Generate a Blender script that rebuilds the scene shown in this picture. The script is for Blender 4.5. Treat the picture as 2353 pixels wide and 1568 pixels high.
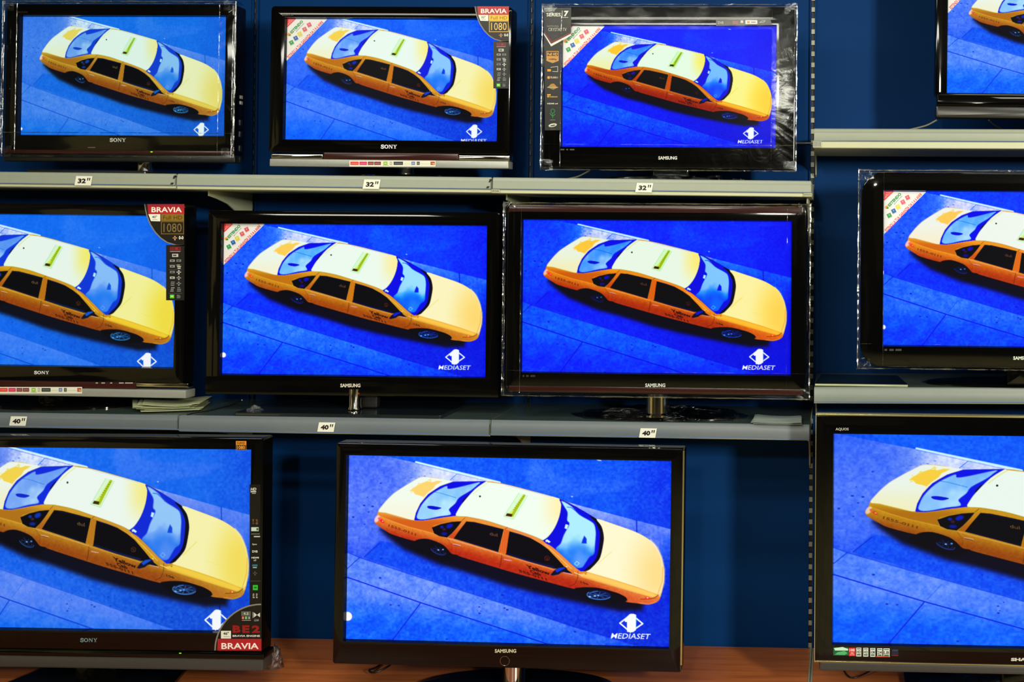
import bpy, bmesh, math, random
import numpy as np
from mathutils import Vector, Matrix, Euler

for o in list(bpy.data.objects):
    bpy.data.objects.remove(o, do_unlink=True)
scene = bpy.context.scene
C = scene.collection

# ---------------------------------------------------------------- camera
PW, PH = 2353.0, 1568.0
F = 2640.0                      # focal length in photo pixels
PX, PY = 1829.0, 499.0          # principal point (the lens is shifted, as in a corrected photograph)
H = 2.0                         # camera height
YAW, PITCH, ROLL = math.radians(2.2), math.radians(0.9), math.radians(0.3)
cam_data = bpy.data.cameras.new('camera')
cam = bpy.data.objects.new('camera', cam_data)
C.objects.link(cam)
cam_data.sensor_width = 36.0
cam_data.sensor_fit = 'HORIZONTAL'
cam_data.lens = 36.0 * F / PW
cam_data.shift_x = (PW / 2 - PX) / PW
cam_data.shift_y = -(PH / 2 - PY) / PW
cam_data.clip_start = 0.05
CAMROT = Matrix.Rotation(YAW, 4, 'Z') @ Matrix.Rotation(math.pi / 2 + PITCH, 4, 'X') @ Matrix.Rotation(ROLL, 4, 'Z')
cam.matrix_world = Matrix.Translation((0, 0, H)) @ CAMROT
scene.camera = cam

# ---------------------------------------------------------------- world, lights, exposure
world = bpy.data.worlds.new('world')
scene.world = world
world.use_nodes = True
bg = world.node_tree.nodes['Background']
bg.inputs[0].default_value = (0.55, 0.55, 0.5, 1)
bg.inputs[1].default_value = 0.05


def area_light(name, loc, target, sx, sy, power, col):
    ld = bpy.data.lights.new(name, 'AREA')
    ld.shape = 'RECTANGLE'
    ld.size, ld.size_y = sx, sy
    ld.energy = power
    ld.color = col
    lo = bpy.data.objects.new(name, ld)
    lo.location = loc
    d = Vector(target) - Vector(loc)
    lo.rotation_euler = d.to_track_quat('-Z', 'Y').to_euler()
    C.objects.link(lo)
    return lo


area_light('shop_front_lamp', (2.75, -1.4, H + 0.75), (-0.6, 4.1, H - 0.35), 0.4, 0.6, 270, (1.0, 0.97, 0.80))
area_light('ceiling_lamp', (-0.9, 1.1, 3.15), (-0.9, 1.5, 0), 1.2, 0.3, 34, (1.0, 0.97, 0.84))
area_light('ceiling_lamp', (-3.2, 0.4, 3.15), (-3.2, 0.9, 0), 1.2, 0.3, 34, (1.0, 0.97, 0.84))
area_light('ceiling_lamp', (-0.46, -1.5, 3.12), (-0.3, 3.0, 1.2), 0.20, 0.14, 40, (1.0, 0.96, 0.78))
area_light('ceiling_lamp', (-1.6, 2.3, 3.2), (-1.6, 2.5, 0), 2.6, 0.3, 34, (1.0, 0.96, 0.80))
area_light('ceiling_lamp', (1.2, 2.0, 3.2), (1.2, 2.2, 0), 1.2, 0.3, 14, (1.0, 0.96, 0.80))

scene.view_settings.view_transform = 'Standard'
scene.view_settings.look = 'None'
scene.view_settings.exposure = 0.0
scene.view_settings.gamma = 1.0
scene.view_settings.use_curve_mapping = False

# ---------------------------------------------------------------- pixel <-> place
R3 = CAMROT.to_3x3()


def Wp(px, py, d):
    """point at depth d (world y) seen at photo pixel (px, py)"""
    v = R3 @ Vector(((px - PX) / F, (PY - py) / F, -1.0))
    t = d / v.y
    return Vector((v.x * t, d, H + v.z * t))


def s2l(c):
    c = np.asarray(c, dtype=float)
    return np.where(c <= 0.04045, c / 12.92, ((c + 0.055) / 1.055) ** 2.4)


def rgb(r, g, b):
    return tuple(s2l(np.array([r, g, b]) / 255.0)) + (1.0,)


# ---------------------------------------------------------------- materials
def new_mat(name):
    m = bpy.data.materials.new(name)
    m.use_nodes = True
    nt = m.node_tree
    b = nt.nodes['Principled BSDF']
    return m, nt, b


def noise_bump(nt, b, scale, strength, dist=0.002, detail=3):
    tc = nt.nodes.new('ShaderNodeTexCoord')
    n = nt.nodes.new('ShaderNodeTexNoise')
    n.inputs['Scale'].default_value = scale
    n.inputs['Detail'].default_value = detail
    bu = nt.nodes.new('ShaderNodeBump')
    bu.inputs['Strength'].default_value = strength
    bu.inputs['Distance'].default_value = dist
    nt.links.new(tc.outputs['Object'], n.inputs['Vector'])
    nt.links.new(n.outputs['Fac'], bu.inputs['Height'])
    nt.links.new(bu.outputs['Normal'], b.inputs['Normal'])
    return tc, n


def plain(name, col, rough=0.4, metal=0.0, spec=0.5, var=0.0, nscale=20, bump=0.0, coat=0.0, stretch=None):
    m, nt, b = new_mat(name)
    b.inputs['Base Color'].default_value = col
    b.inputs['Roughness'].default_value = rough
    b.inputs['Metallic'].default_value = metal
    b.inputs['Specular IOR Level'].default_value = spec
    b.inputs['Coat Weight'].default_value = coat
    b.inputs['Coat Roughness'].default_value = 0.03
    tc = nt.nodes.new('ShaderNodeTexCoord')
    mp = nt.nodes.new('ShaderNodeMapping')
    if stretch:
        mp.inputs['Scale'].default_value = stretch
    n = nt.nodes.new('ShaderNodeTexNoise')
    n.inputs['Scale'].default_value = nscale
    n.inputs['Detail'].default_value = 4
    nt.links.new(tc.outputs['Object'], mp.inputs['Vector'])
    nt.links.new(mp.outputs['Vector'], n.inputs['Vector'])
    if var > 0:
        mx = nt.nodes.new('ShaderNodeMix')
        mx.data_type = 'RGBA'
        mx.inputs['A'].default_value = tuple(c * (1 - var) for c in col[:3]) + (1,)
        mx.inputs['B'].default_value = tuple(min(1, c * (1 + var)) for c in col[:3]) + (1,)
        nt.links.new(n.outputs['Fac'], mx.inputs['Factor'])
        nt.links.new(mx.outputs['Result'], b.inputs['Base Color'])
    if bump > 0:
        bu = nt.nodes.new('ShaderNodeBump')
        bu.inputs['Strength'].default_value = bump
        bu.inputs['Distance'].default_value = 0.002
        nt.links.new(n.outputs['Fac'], bu.inputs['Height'])
        nt.links.new(bu.outputs['Normal'], b.inputs['Normal'])
    return m


M = {}
M['gloss_black'] = plain('gloss_black_plastic', (0.0015, 0.0015, 0.0015, 1), 0.05, spec=0.34, var=0.3, nscale=3, bump=0.02)
M['wine_gloss'] = plain('wine_gloss_plastic', (0.030, 0.007, 0.006, 1), 0.2, spec=0.4, var=0.3, nscale=8)
M['matte_black'] = plain('matte_black_plastic', (0.006, 0.006, 0.006, 1), 0.5, spec=0.4, var=0.3, nscale=60)
M['soft_black'] = plain('satin_black_plastic', (0.008, 0.008, 0.007, 1), 0.28, spec=0.6, var=0.3, nscale=40)
M['silver'] = plain('silver_grey_plastic', rgb(150, 152, 146), 0.38, 0.35, var=0.08, nscale=90)
M['dark_silver'] = plain('dark_grey_plastic', rgb(62, 62, 60), 0.4, 0.2, var=0.1, nscale=90)
M['chrome'] = plain('polished_chrome', (0.55, 0.53, 0.5, 1), 0.1, 1.0, var=0.1, nscale=12)
M['gold_trim'] = plain('champagne_metal_trim', rgb(190, 180, 130), 0.2, 0.9, var=0.05)
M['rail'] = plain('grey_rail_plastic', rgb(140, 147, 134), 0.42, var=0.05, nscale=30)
M['cream'] = plain('cream_painted_steel', rgb(178, 182, 152), 0.45, var=0.05, nscale=14)
M['shelf_top'] = plain('dark_grey_shelf_glass', rgb(60, 74, 70), 0.2, spec=0.6, var=0.2, nscale=6)
M['wall'] = plain('blue_painted_panel', (0.0008, 0.034, 0.150, 1), 0.6, spec=0.08, var=0.10, nscale=1.3, stretch=(1, 1, 0.3))
M['cable_black'] = plain('black_cable_rubber', (0.008, 0.008, 0.008, 1), 0.35, var=0.2)
M['cable_white'] = plain('white_cable_rubber', rgb(190, 188, 160), 0.4, var=0.05)
M['paper'] = plain('printed_paper', rgb(168, 174, 136), 0.55, var=0.5, nscale=9, stretch=(1, 9, 9))
M['glass_stand'] = plain('smoked_glass', (0.01, 0.014, 0.015, 1), 0.04, spec=0.9, var=0.2)
M['tan_wall'] = None


def make_wood():
    m, nt, b = new_mat('reddish_wood_laminate')
    tc = nt.nodes.new('ShaderNodeTexCoord')
    mp = nt.nodes.new('ShaderNodeMapping')
    mp.inputs['Scale'].default_value = (0.6, 9, 9)
    n = nt.nodes.new('ShaderNodeTexNoise')
    n.inputs['Scale'].default_value = 5
    n.inputs['Detail'].default_value = 6
    n.inputs['Distortion'].default_value = 0.6
    r = nt.nodes.new('ShaderNodeValToRGB')
    r.color_ramp.elements[0].color = rgb(158, 84, 36)
    r.color_ramp.elements[0].position = 0.3
    r.color_ramp.elements[1].color = rgb(190, 108, 52)
    r.color_ramp.elements[1].position = 0.72
    nt.links.new(tc.outputs['Object'], mp.inputs['Vector'])
    nt.links.new(mp.outputs['Vector'], n.inputs['Vector'])
    nt.links.new(n.outputs['Fac'], r.inputs['Fac'])
    nt.links.new(r.outputs['Color'], b.inputs['Base Color'])
    b.inputs['Roughness'].default_value = 0.35
    return m


def make_attr(name, emit, rough=0.35):
    m, nt, b = new_mat(name)
    a = nt.nodes.new('ShaderNodeAttribute')
    a.attribute_name = 'Col'
    if emit:
        b.inputs['Base Color'].default_value = (0.004, 0.004, 0.005, 1)
        b.inputs['Roughness'].default_value = 0.22
        b.inputs['Specular IOR Level'].default_value = 0.02
        nt.links.new(a.outputs['Color'], b.inputs['Emission Color'])
        b.inputs['Emission Strength'].default_value = emit
        m.cycles.emission_sampling = 'NONE'
    else:
        n = nt.nodes.new('ShaderNodeTexNoise')
        n.inputs['Scale'].default_value = 300
        mx = nt.nodes.new('ShaderNodeMix')
        mx.data_type = 'RGBA'
        mx.blend_type = 'MULTIPLY'
        mx.inputs['Factor'].default_value = 0.12
        nt.links.new(a.outputs['Color'], mx.inputs['A'])
        nt.links.new(n.outputs['Fac'], mx.inputs['B'])
        nt.links.new(mx.outputs['Result'], b.inputs['Base Color'])
        b.inputs['Roughness'].default_value = rough
    return m


def make_film(name, gloss, bump, dist=0.01, scale=(22, 22, 22), fk=1.0):
    m, nt, b = new_mat(name)
    nt.nodes.remove(b)
    out = nt.nodes['Material Output']
    tr = nt.nodes.new('ShaderNodeBsdfTransparent')
    tr.inputs['Color'].default_value = (0.97, 0.98, 0.98, 1)
    gl = nt.nodes.new('ShaderNodeBsdfGlossy')
    gl.inputs['Roughness'].default_value = 0.12
    gl.inputs['Color'].default_value = (0.9, 0.93, 0.95, 1)
    mix = nt.nodes.new('ShaderNodeMixShader')
    tc = nt.nodes.new('ShaderNodeTexCoord')
    mp = nt.nodes.new('ShaderNodeMapping')
    mp.inputs['Scale'].default_value = scale
    n = nt.nodes.new('ShaderNodeTexNoise')
    n.inputs['Scale'].default_value = 1.0
    n.inputs['Detail'].default_value = 5
    n.inputs['Distortion'].default_value = 1.5
    bu = nt.nodes.new('ShaderNodeBump')
    bu.inputs['Strength'].default_value = bump
    bu.inputs['Distance'].default_value = dist
    fr = nt.nodes.new('ShaderNodeFresnel')
    fr.inputs['IOR'].default_value = 1.45
    ma = nt.nodes.new('ShaderNodeMath')
    ma.operation = 'MULTIPLY_ADD'
    ma.inputs[1].default_value = fk
    ma.inputs[2].default_value = gloss
    L = nt.links.new
    L(tc.outputs['Object'], mp.inputs['Vector'])
    L(mp.outputs['Vector'], n.inputs['Vector'])
    L(n.outputs['Fac'], bu.inputs['Height'])
    L(bu.outputs['Normal'], gl.inputs['Normal'])
    L(bu.outputs['Normal'], fr.inputs['Normal'])
    L(fr.outputs['Fac'], ma.inputs[0])
    L(ma.outputs['Value'], mix.inputs['Fac'])
    L(tr.outputs['BSDF'], mix.inputs[1])
    L(gl.outputs['BSDF'], mix.inputs[2])
    L(mix.outputs['Shader'], out.inputs['Surface'])
    return m


def make_room_mat(name, kind):
    m, nt, b = new_mat(name)
    tc = nt.nodes.new('ShaderNodeTexCoord')
    L = nt.links.new
    if kind == 'floor':
        br = nt.nodes.new('ShaderNodeTexBrick')
        br.offset = 0
        br.inputs['Scale'].default_value = 1.0
        br.inputs['Brick Width'].default_value = 0.4
        br.inputs['Row Height'].default_value = 0.4
        br.inputs['Mortar Size'].default_value = 0.006
        br.inputs['Color1'].default_value = rgb(196, 182, 130)
        br.inputs['Color2'].default_value = rgb(182, 168, 120)
        br.inputs['Mortar'].default_value = rgb(90, 84, 64)
        L(tc.outputs['Object'], br.inputs['Vector'])
        L(br.outputs['Color'], b.inputs['Base Color'])
        b.inputs['Roughness'].default_value = 0.35
    else:
        v = nt.nodes.new('ShaderNodeTexVoronoi')
        v.distance = 'CHEBYCHEV'
        v.inputs['Scale'].default_value = 1.1
        r = nt.nodes.new('ShaderNodeValToRGB')
        r.color_ramp.interpolation = 'CONSTANT'
        e = r.color_ramp.elements
        e[0].color = rgb(190, 174, 110)
        e[1].position = 0.2
        e[1].color = rgb(30, 26, 20)
        x = e.new(0.72)
        x.color = rgb(84, 74, 44)
        x = e.new(0.93)
        x.color = rgb(170, 158, 110)
        sp = nt.nodes.new('ShaderNodeSeparateColor')
        L(tc.outputs['Object'], v.inputs['Vector'])
        L(v.outputs['Color'], sp.inputs['Color'])
        L(sp.outputs['Red'], r.inputs['Fac'])
        L(r.outputs['Color'], b.inputs['Base Color'])
        b.inputs['Roughness'].default_value = 0.7
    return m


M['wood'] = make_wood()
M['screen'] = make_attr('lit_screen_picture', 1.0)
M['print'] = make_attr('printed_label', 0)
M['film'] = make_film('clear_protective_film', 0.0, 0.16, 0.004, (14, 14, 14), .24)
M['film_fold'] = make_film('creased_clear_film', 0.03, 0.5, 0.008, (26, 26, 26), .45)
M['film_edge'] = make_film('folded_film_edge', 0.16, 0.5, 0.01, (25, 25, 25), .8)
M['film_crumple'] = make_film('crumpled_clear_bag', 0.06, 0.8, 0.02, (35, 35, 35), 1.1)
M['floor'] = make_room_mat('beige_floor_tiles', 'floor')
M['shop'] = make_room_mat('stocked_shop_wall', 'wall')
M['ceiling'] = plain('dark_ceiling_paint', rgb(60, 58, 50), 0.8, var=0.1)
M['led'] = None


def make_led():
    m, nt, b = new_mat('green_standby_led')
    b.inputs['Emission Color'].default_value = (0.35, 1.0, 0.02, 1)
    b.inputs['Emission Strength'].default_value = 1.2
    b.inputs['Base Color'].default_value = (0.1, 0.2, 0.02, 1)
    return m


M['led'] = make_led()


# ---------------------------------------------------------------- mesh helpers
def link_mesh(name, verts, faces, mat, parent=None, sharp=35, mats=None, fmat=None):
    me = bpy.data.meshes.new(name)
    me.from_pydata([tuple(v) for v in verts], [], faces)
    me.update()
    if mats:
        for mm in mats:
            me.materials.append(mm)
        if fmat:
            me.polygons.foreach_set('material_index', fmat)
    else:
        me.materials.append(mat)
    bm = bmesh.new()
    bm.from_mesh(me)
    bmesh.ops.recalc_face_normals(bm, faces=bm.faces)
    bm.to_mesh(me)
    bm.free()
    if sharp:
        me.polygons.foreach_set('use_smooth', [True] * len(me.polygons))
        me.set_sharp_from_angle(angle=math.radians(sharp))
    o = bpy.data.objects.new(name, me)
    C.objects.link(o)
    if parent is not None:
        o.parent = parent
    return o


class MB:
    """collects shapes into one mesh"""
    def __init__(self):
        self.v, self.f, self.mi = [], [], []

    def add(self, verts, faces, mi=0):
        b = len(self.v)
        self.v += [tuple(v) for v in verts]
        self.f += [tuple(i + b for i in f) for f in faces]
        self.mi += [mi] * len(faces)

    def loft(self, loops, cap0=False, cap1=False, close=True, mi=0):
        n = len(loops[0])
        vs = [p for l in loops for p in l]
        fs = []
        for k in range(len(loops) - 1):
            for i in range(n if close else n - 1):
                j = (i + 1) % n
                fs.append((k * n + i, k * n + j, (k + 1) * n + j, (k + 1) * n + i))
        if cap0:
            fs.append(tuple(range(n)))
        if cap1:
            fs.append(tuple(range((len(loops) - 1) * n, len(loops) * n)))
        self.add(vs, fs, mi)

    def box(self, x0, x1, y0, y1, z0, z1, bev=0.0, mi=0):
        """rounded box: rounded in the XZ outline and bevelled front and back"""
        r = min(bev, (x1 - x0) / 2.01, (z1 - z0) / 2.01, (y1 - y0) / 2.01)
        if r <= 0:
            a = [(x0, z0), (x1, z0), (x1, z1), (x0, z1)]
            self.loft([[(x, y0, z) for x, z in a], [(x, y1, z) for x, z in a]], True, True, mi=mi)
            return
        L = []
        for ins, y in ((r, y0), (r * 0.3, y0 + r * 0.3), (0, y0 + r), (0, y1 - r), (r * 0.3, y1 - r * 0.3), (r, y1)):
            L.append([(p[0], y, p[1]) for p in rrect(x0 + ins, z0 + ins, x1 - ins, z1 - ins, max(r - ins, r * 0.25))])
        self.loft(L, True, True, mi=mi)

    def tube(self, pts, r, n=8, mi=0, caps=True):
        pts = [Vector(p) for p in pts]
        loops = []
        up = Vector((0, 0, 1))
        for i, p in enumerate(pts):
            t = (pts[min(i + 1, len(pts) - 1)] - pts[max(i - 1, 0)]).normalized()
            a = t.cross(up)
            if a.length < 1e-3:
                a = t.cross(Vector((1, 0, 0)))
            a.normalize()
            b = a.cross(t)
            rr = r[i] if isinstance(r, (list, tuple)) else r
            loops.append([p + a * rr * math.cos(q * 2 * math.pi / n) + b * rr * math.sin(q * 2 * math.pi / n) for q in range(n)])
        self.loft(loops, caps, caps, mi=mi)

    def lathe(self, prof, cx, cy, n=40, sx=1.0, sy=1.0, mi=0):
        """prof: (radius, z) pairs"""
        L = [[(cx + r * sx * math.cos(a * 2 * math.pi / n), cy + r * sy * math.sin(a * 2 * math.pi / n), z) for a in range(n)] for r, z in prof]
        self.loft(L, True, True, mi=mi)

    def build(self, name, mat, parent=None, sharp=35, mats=None):
        return link_mesh(name, self.v, self.f, mat, parent, sharp, mats, self.mi if mats else None)


def rrect(x0, z0, x1, z1, r, n=4):
    out = []
    for cx, cz, a0 in ((x1 - r, z0 + r, -90), (x1 - r, z1 - r, 0), (x0 + r, z1 - r, 90), (x0 + r, z0 + r, 180)):
        for k in range(n + 1):
            a = math.radians(a0 + 90 * k / n)
            out.append((cx + r * math.cos(a), cz + r * math.sin(a)))
    return out


def crv(pts, k=6):
    """Catmull-Rom through points (open)"""
    P = [Vector(p) for p in pts]
    P = [P[0] * 2 - P[1]] + P + [P[-1] * 2 - P[-2]]
    out = []
    for i in range(1, len(P) - 2):
        for j in range(k):
            t = j / k
            a, b, c, d = P[i - 1], P[i], P[i + 1], P[i + 2]
            out.append(0.5 * ((2 * b) + (c - a) * t + (2 * a - 5 * b + 4 * c - d) * t * t + (3 * b - a - 3 * c + d) * t ** 3))
    out.append(P[-2])
    return out


# ---------------------------------------------------------------- text
_tcache = {}


def glyphs(s, bold=0.0, res=3):
    """triangles of a line of text, in a box 0..1 x 0..1 (plus its aspect)"""
    key = (s, bold, res)
    if key in _tcache:
        return _tcache[key]
    cu = bpy.data.curves.new('t', 'FONT')
    cu.body = s
    cu.offset = bold
    cu.resolution_u = res
    ob = bpy.data.objects.new('t', cu)
    C.objects.link(ob)
    dg = bpy.context.evaluated_depsgraph_get()
    dg.update()
    ev = ob.evaluated_get(dg)
    me = ev.to_mesh()
    v = np.array([(p.co.x, p.co.y) for p in me.vertices])
    f = []
    for p in me.polygons:
        q = list(p.vertices)
        for i in range(1, len(q) - 1):
            f.append((q[0], q[i], q[i + 1]))
    ev.to_mesh_clear()
    bpy.data.objects.remove(ob)
    bpy.data.curves.remove(cu)
    mn, mx = v.min(0), v.max(0)
    asp = (mx[0] - mn[0]) / (mx[1] - mn[1])
    v = (v - mn) / (mx - mn)
    _tcache[key] = (v, f, asp)
    return _tcache[key]


def slab_letters(word):
    """slab-serif capitals S O N Y as polygons in a 0..1 box each (for the wide serif maker's name)"""
    out = []
    x = 0.0
    for ch in word:
        if ch == 'O':
            n = 24
            for i in range(n):
                a, b = 2 * math.pi * i / n, 2 * math.pi * (i + 1) / n
                out.append([(x + .5 + .5 * math.cos(a), .5 + .5 * math.sin(a)), (x + .5 + .5 * math.cos(b), .5 + .5 * math.sin(b)),
                            (x + .5 + .27 * math.cos(b), .5 + .36 * math.sin(b)), (x + .5 + .27 * math.cos(a), .5 + .36 * math.sin(a))])
            x += 1.1
        elif ch == 'N':
            for q in ([(.08, 0), (.2, 0), (.2, 1), (.08, 1)], [(.8, 0), (.92, 0), (.92, 1), (.8, 1)], [(.06, 1), (.34, 1), (.92, 0), (.74, 0)],
                      [(0, 0), (.3, 0), (.3, .1), (0, .1)], [(0, .9), (.3, .9), (.3, 1), (0, 1)], [(.7, .9), (1, .9), (1, 1), (.7, 1)]):
                out.append([(x + a, b) for a, b in q])
            x += 1.08
        elif ch == 'Y':
            for q in ([(.4, 0), (.6, 0), (.6, .45), (.4, .45)], [(.05, 1), (.3, 1), (.6, .45), (.4, .42)], [(.95, 1), (.8, 1), (.48, .42), (.6, .42)],
                      [(.25, 0), (.75, 0), (.75, .1), (.25, .1)], [(0, .9), (.4, .9), (.4, 1), (0, 1)], [(.65, .9), (1, .9), (1, 1), (.65, 1)]):
                out.append([(x + a, b) for a, b in q])
            x += 1.05
        elif ch == 'S':
            pts = [(.86, .68), (.8, .82), (.65, .9), (.45, .92), (.25, .86), (.16, .73), (.25, .6), (.5, .52), (.74, .42), (.82, .28), (.72, .14), (.5, .08), (.3, .1), (.16, .2), (.1, .34)]
            pts = [tuple(p) for p in crv([(a, b, 0) for a, b in pts], 3)]
            for i in range(len(pts) - 1):
                a, b = Vector(pts[i][:2]), Vector(pts[i + 1][:2])
                d = (b - a).normalized()
                n = Vector((-d.y, d.x))
                th = 0.07 + 0.05 * abs(d.x)
                out.append([tuple(q + Vector((x, 0))) for q in (a + n * th, a - n * th, b - n * th, b + n * th)])
            x += .95
    w = x - .05
    return [[(a / w, b) for a, b in q] for q in out]


# ================================================================= THE BROADCAST PICTURE
# drawn as shapes in the pixel frame of the large set at the bottom centre, later put on each screen
SQ = dict(TL=(799.6, 1046.2), TR=(1540.3, 1060.7), BR=(1538.8, 1486.6), BL=(798.0, 1469.0))
QO = np.array(SQ['TL'])
QU = np.array([740.75, 16.0])
QV = np.array([-1.55, 424.4])
QM = np.linalg.inv(np.array([QU, QV]).T)


def can_uv(px, py):
    d = np.array([px, py]) - QO
    return QM @ d


MG = 0.05
RW, RH = 1300, 745
uu = np.linspace(-MG, 1 + MG, RW, dtype=np.float32)
vv = np.linspace(-MG, 1 + MG, RH, dtype=np.float32)
UU, VV = np.meshgrid(uu, vv)
XX = (QO[0] + UU * QU[0] + VV * QV[0]).astype(np.float32)
YY = (QO[1] + UU * QU[1] + VV * QV[1]).astype(np.float32)
IMG = np.zeros((RH, RW, 3), np.float32)
rs = np.random.RandomState(7)


def vnoise(X, Y, scale, seed):
    g = np.random.RandomState(seed).rand(256, 256).astype(np.float32)
    x, y = X / scale + 40.0, Y / scale + 40.0
    xi, yi = np.floor(x).astype(int), np.floor(y).astype(int)
    fx, fy = x - xi, y - yi
    fx = fx * fx * (3 - 2 * fx)
    fy = fy * fy * (3 - 2 * fy)
    a, b = g[yi % 256, xi % 256], g[yi % 256, (xi + 1) % 256]
    c, d = g[(yi + 1) % 256, xi % 256], g[(yi + 1) % 256, (xi + 1) % 256]
    return (a * (1 - fx) + b * fx) * (1 - fy) + (c * (1 - fx) + d * fx) * fy


def fbm(X, Y, scale, seed, oct=4):
    s, a, t = 0, 0.5, 0
    for k in range(oct):
        s = s + a * vnoise(X, Y, scale / 2 ** k, seed + k)
        t += a
        a *= 0.5
    return s / t


def bbox(pts, pad):
    pts = np.array(pts)
    uvs = np.array([can_uv(*p) for p in pts])
    du = pad / 740.0
    dv = pad / 424.0
    i0 = int(np.clip((uvs[:, 0].min() - du + MG) / (1 + 2 * MG) * RW - 2, 0, RW - 1))
    i1 = int(np.clip((uvs[:, 0].max() + du + MG) / (1 + 2 * MG) * RW + 3, 1, RW))
    j0 = int(np.clip((uvs[:, 1].min() - dv + MG) / (1 + 2 * MG) * RH - 2, 0, RH - 1))
    j1 = int(np.clip((uvs[:, 1].max() + dv + MG) / (1 + 2 * MG) * RH + 3, 1, RH))
    return slice(j0, j1), slice(i0, i1)


def closed_cr(pts, k=4):
    P = [np.array(p, float) for p in pts]
    n = len(P)
    out = []
    for i in range(n):
        a, b, c, d = P[(i - 1) % n], P[i], P[(i + 1) % n], P[(i + 2) % n]
        for j in range(k):
            t = j / k
            out.append(0.5 * ((2 * b) + (c - a) * t + (2 * a - 5 * b + 4 * c - d) * t * t + (3 * b - a - 3 * c + d) * t ** 3))
    return out


def segdist(X, Y, a, b):
    dx, dy = b[0] - a[0], b[1] - a[1]
    L = dx * dx + dy * dy + 1e-9
    t = np.clip(((X - a[0]) * dx + (Y - a[1]) * dy) / L, 0, 1)
    ex, ey = X - a[0] - t * dx, Y - a[1] - t * dy
    return ex * ex + ey * ey


def blend(sl, cov, color, alpha=1.0):
    X, Y = XX[sl], YY[sl]
    col = color(X, Y) if callable(color) else np.array(color, np.float32) / 255.0
    cov = (cov * alpha)[..., None]
    IMG[sl] = IMG[sl] * (1 - cov) + col * cov


def poly(pts, color, blur=0.6, smooth=False, alpha=1.0, k=3):
    if smooth:
        pts = closed_cr(pts, k)
    sl = bbox(pts, blur * 2 + 1)
    X, Y = XX[sl], YY[sl]
    if X.size == 0:
        return
    D = np.full(X.shape, 1e9, np.float32)
    I = np.zeros(X.shape, bool)
    n = len(pts)
    for i in range(n):
        a, b = pts[i], pts[(i + 1) % n]
        np.minimum(D, segdist(X, Y, a, b), out=D)
        if abs(b[1] - a[1]) > 1e-9:
            I ^= ((a[1] > Y) != (b[1] > Y)) & (X < (b[0] - a[0]) * (Y - a[1]) / (b[1] - a[1]) + a[0])
    sd = np.sqrt(D) * np.where(I, 1, -1)
    t = np.clip(0.5 + sd / (2 * blur), 0, 1)
    blend(sl, t * t * (3 - 2 * t), color, alpha)


def line(pts, w, color, blur=0.5, alpha=1.0, smooth=False):
    if smooth:
        pts = [tuple(p) for p in crv([(a, b, 0) for a, b in pts], 4)]
    sl = bbox([p[:2] for p in pts], w + blur * 2 + 1)
    X, Y = XX[sl], YY[sl]
    if X.size == 0:
        return
    D = np.full(X.shape, 1e9, np.float32)
    for i in range(len(pts) - 1):
        np.minimum(D, segdist(X, Y, pts[i], pts[i + 1]), out=D)
    t = np.clip(0.5 + (w / 2 - np.sqrt(D)) / (2 * blur), 0, 1)
    blend(sl, t, color, alpha)


def dot(x, y, rx, color, ry=None, blur=0.6, alpha=1.0, rot=0.0):
    ry = ry or rx
    n = 18
    c, s = math.cos(rot), math.sin(rot)
    pts = []
    for i in range(n):
        a, b = rx * math.cos(2 * math.pi * i / n), ry * math.sin(2 * math.pi * i / n)
        pts.append((x + a * c - b * s, y + a * s + b * c))
    poly(pts, color, blur, alpha=alpha)


def ptext(s, x0, y0, ux, uy, hx, hy, color, bold=0.0, alpha=1.0):
    """text drawn in the parallelogram: baseline-left corner (x0, y0), along (ux, uy), up (hx, hy)"""
    v, f, _ = glyphs(s, bold, 2)
    P = np.stack([x0 + v[:, 0] * ux + v[:, 1] * hx, y0 + v[:, 0] * uy + v[:, 1] * hy], 1)
    sl = bbox(P, 2)
    X, Y = XX[sl], YY[sl]
    if X.size == 0:
        return
    cov = np.zeros(X.shape, np.float32)
    offs = ((-.14, -.14), (.14, -.14), (-.14, .14), (.14, .14))
    js, is_ = sl[0].start, sl[1].start
    for t in f:
        a, b, c = P[t[0]], P[t[1]], P[t[2]]
        q = bbox([a, b, c], 0.5)
        qs = (slice(max(q[0].start - js, 0), max(q[0].stop - js, 0)), slice(max(q[1].start - is_, 0), max(q[1].stop - is_, 0)))
        x, y = X[qs], Y[qs]
        if x.size == 0:
            continue
        ar = (b[0] - a[0]) * (c[1] - a[1]) - (b[1] - a[1]) * (c[0] - a[0])
        if abs(ar) < 1e-9:
            continue
        sg = 1 if ar > 0 else -1
        for ox, oy in offs:
            xx, yy = x + ox, y + oy
            e0 = ((b[0] - a[0]) * (yy - a[1]) - (b[1] - a[1]) * (xx - a[0])) * sg
            e1 = ((c[0] - b[0]) * (yy - b[1]) - (c[1] - b[1]) * (xx - b[0])) * sg
            e2 = ((a[0] - c[0]) * (yy - c[1]) - (a[1] - c[1]) * (xx - c[0])) * sg
            cov[qs] += 0.25 * ((e0 >= 0) & (e1 >= 0) & (e2 >= 0))
    blend(sl, np.clip(cov, 0, 1), color, alpha)


def lerp_col(c0, c1, t):
    t = np.clip(t, 0, 1)[..., None]
    return (np.array(c0, np.float32) * (1 - t) + np.array(c1, np.float32) * t) / 255.0


def sstep(a, b, x):
    t = np.clip((x - a) / (b - a), 0, 1)
    return t * t * (3 - 2 * t)


def A_(x, y): return (760 + x / 5.6, 1000 + y / 5.6)
def B_(x, y): return (1160 + x / 5.6, 1000 + y / 5.6)
def C_(x, y): return (760 + x / 5.6, 1250 + y / 5.6)
def D_(x, y): return (1160 + x / 5.6, 1250 + y / 5.6)
def aa(*q): return [A_(*p) for p in q]
def bb(*q): return [B_(*p) for p in q]
def cc(*q): return [C_(*p) for p in q]
def dd(*q): return [D_(*p) for p in q]


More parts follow.
